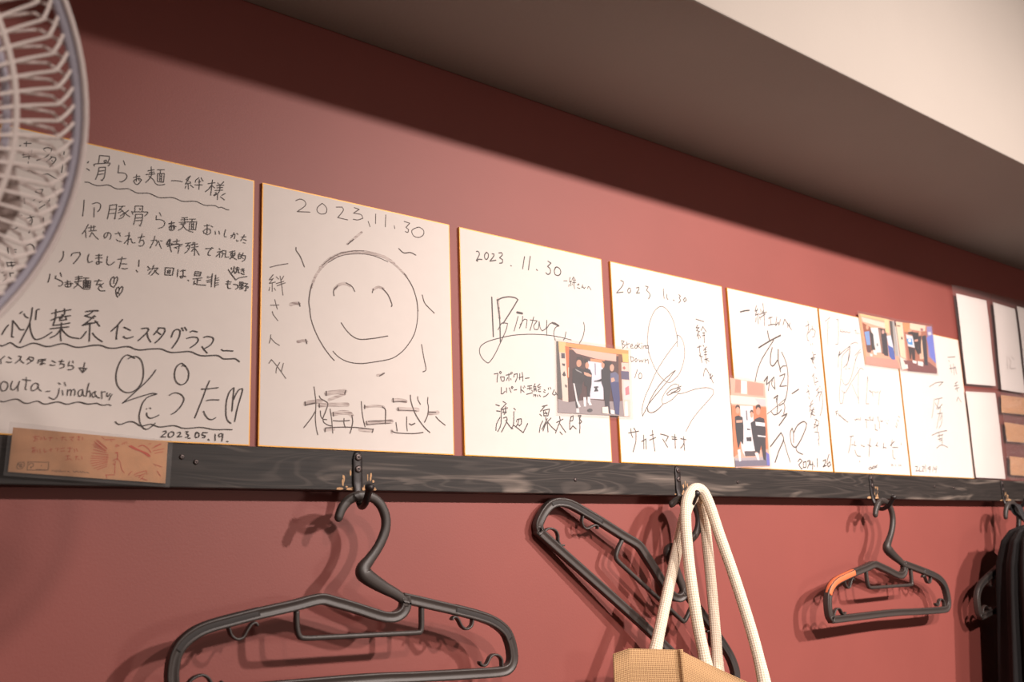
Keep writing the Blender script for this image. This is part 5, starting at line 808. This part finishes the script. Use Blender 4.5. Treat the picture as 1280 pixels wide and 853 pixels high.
KN = [(HX - .012, -.080, -.094), (HX - .004, -.098, -.091), (HX + .008, -.104, -.092), (HX + .018, -.092, -.095), (HX + .012, -.078, -.096), (HX - .004, -.074, -.096)]
bm = bmesh.new(); sweep(bm, [Vector(p) - GO for p in catmull(KN, 6, True)], circ(0.006, 10), closed=True); obj('collar_gather', bm, M['garment'], gm, True)


# ------------------------------------------------------------------ wall fan
FAN_C = Vector((-0.4549, -0.3679, 0.1089)); FAN_N = Vector((-0.02303, -0.92931, -0.36857)).normalized()
FAN_R = 0.157
BLADE0 = -40
fan = empty('wall_fan', (FAN_C.x, 0.0, FAN_C.z - 0.20)); tag(fan, 'white electric fan with wire guard close to the camera, cut by the left picture edge', 'fan')
zx = FAN_N; xx = Vector((0, 0, 1)).cross(zx).normalized(); yx = zx.cross(xx)
FA = Matrix((xx, yx, zx)).transposed().to_4x4(); FA.translation = FAN_C - Vector(fan.location)
def fp(r, a, h): return FA @ Vector((r * math.cos(a), r * math.sin(a), h))
def ring_tube(name, r, h, tw, th, m, n=96):
    bm = bmesh.new(); rr = [bm_ring(bm, r, h, tw, th, 2 * math.pi * i / n) for i in range(n)]
    for i in range(n):
        a, b = rr[i], rr[(i + 1) % n]
        for k in range(len(a)): bm.faces.new((a[k], a[(k + 1) % len(a)], b[(k + 1) % len(a)], b[k]))
    bmesh.ops.recalc_face_normals(bm, faces=bm.faces)
    return obj(name, bm, m, fan, True)
def bm_ring(bm, r, h, tw, th, a):
    return [bm.verts.new(fp(r + q[0], a, h + q[1])) for q in rrect(tw, th, 0.45)]
NW = 104; DEP = 0.007
ring_tube("guard_ring", FAN_R + .0015, 0.0, 0.0028, 0.0085, M['fan'])
ring_tube("inner_band", FAN_R - 0.0022, -0.001, 0.0044, 0.0065, M['fanband'])
def guard(name, sgn, swirl, m, wr):
    bm = bmesh.new()
    for i in range(NW):
        a = 2 * math.pi * (i + (0.5 if sgn < 0 else 0)) / NW; pts = []
        # from the ring inward: a slanting side wall, a knuckle, then a nearly flat spiral spoke
        for r, da, h in ((FAN_R - .0045, 0, .0010), (FAN_R - .0085, .028, .0042), (FAN_R - .0125, .052, DEP * .92), (FAN_R - .0150, .061, DEP),
                         (FAN_R - .033, .076, DEP * 1.5), (FAN_R * .50, .17, .027), (FAN_R * .26, .36, .034)):
            pts.append(fp(r, a + swirl * da, sgn * h))
        sweep(bm, catmull(pts, 4), circ(wr, 6))
    return obj(name, bm, m, fan, True)
guard("front_guard", 1, -1, M['fanwire'], 0.00095)
guard("rear_guard", -1, 1, M['fanwire'], 0.00085)
ring_tube('front_support_ring', FAN_R * .775, DEP * 1.62, 0.0034, 0.0030, M['fanwire'])
ring_tube('rear_support_ring', FAN_R * .775, -DEP * 1.62, 0.0044, 0.0030, M['fanband'])
bm = bmesh.new(); lathe(bm, [(.001, .048), (.022, .047), (.034, .043), (.042, .036), (.042, .031), (.001, .031)], 40, FA); obj('guard_badge', bm, M['fan'], fan, True)
bm = bmesh.new(); lathe(bm, [(.001, -.046), (.045, -.046), (.058, -.052), (.062, -.085), (.056, -.125), (.035, -.145), (.001, -.150)], 40, FA); obj('motor_housing', bm, M['fan'], fan, True)
bm = bmesh.new(); lathe(bm, [(.001, .024), (.018, .023), (.025, .016), (.026, -.02), (.001, -.02)], 32, FA); obj('hub', bm, M['blade'], fan, True)
for b in range(4):
    bm = bmesh.new(); g = []
    a0 = math.radians(BLADE0 + 90 * b)
    for i in range(13):
        t = i / 12; r = 0.022 + (FAN_R * .86 - 0.022) * t; half = math.radians(12 + 17 * math.sin(min(1, t * 1.15) * math.pi * .62)) * (1 - 0.55 * max(0, t - .86) / .14)
        row = []
        for j in range(9):
            s = j / 8 * 2 - 1; a = a0 + s * half + 0.25 * t; h = s * (0.013 - 0.007 * t)
            row.append((fp(r, a, h + .0007), fp(r, a, h - .0007)))
        g.append(row)
    F1 = [[bm.verts.new(q[0]) for q in r] for r in g]; F2 = [[bm.verts.new(q[1]) for q in r] for r in g]
    for i in range(12):
        for j in range(8):
            bm.faces.new((F1[i][j], F1[i + 1][j], F1[i + 1][j + 1], F1[i][j + 1])); bm.faces.new((F2[i][j], F2[i][j + 1], F2[i + 1][j + 1], F2[i + 1][j]))
    for i in range(12):
        bm.faces.new((F1[i][0], F2[i][0], F2[i + 1][0], F1[i + 1][0])); bm.faces.new((F1[i][8], F1[i + 1][8], F2[i + 1][8], F2[i][8]))
    for j in range(8):
        bm.faces.new((F1[0][j], F1[0][j + 1], F2[0][j + 1], F2[0][j])); bm.faces.new((F1[12][j], F2[12][j], F2[12][j + 1], F1[12][j + 1]))
    bmesh.ops.recalc_face_normals(bm, faces=bm.faces); obj('blade', bm, M['blade'], fan, True)
FB = FAN_C - FAN_N * 0.105; base = Vector(fan.location)
tube('arm', [FB - base, FB + Vector((0, .03, -.05)) - base, Vector((FAN_C.x, -.06, FAN_C.z - .16)) - base, Vector((FAN_C.x, -.012, FAN_C.z - .20)) - base], 0.013, M['fan'], fan, 8, 14)
bm = bmesh.new(); box(bm, -.045, .045, -.022, 0, -.07, .07, bev=.006); obj('wall_bracket', bm, M['fan'], fan)


# ------------------------------------------------------------------ round fitting on the soffit face, cut by the top right corner
lp = empty('round_light_fitting', (1.3745, -0.2955, 0.8857)); tag(lp, 'white round light fitting at the upper right corner, mounted on the pale soffit', 'light fitting')
LM = Matrix.Rotation(math.radians(90), 4, 'X')
bm = bmesh.new(); lathe(bm, [(.0, .0), (.105, .0), (.105, .010), (.100, .013), (.092, .013)], 56, LM); obj('mounting_ring', bm, M['lamp'], lp, True)
bm = bmesh.new(); lathe(bm, [(.093, .011), (.090, .020), (.078, .031), (.055, .039), (.028, .043), (.001, .044)], 56, LM); obj('cover', bm, M['lamp'], lp, True)
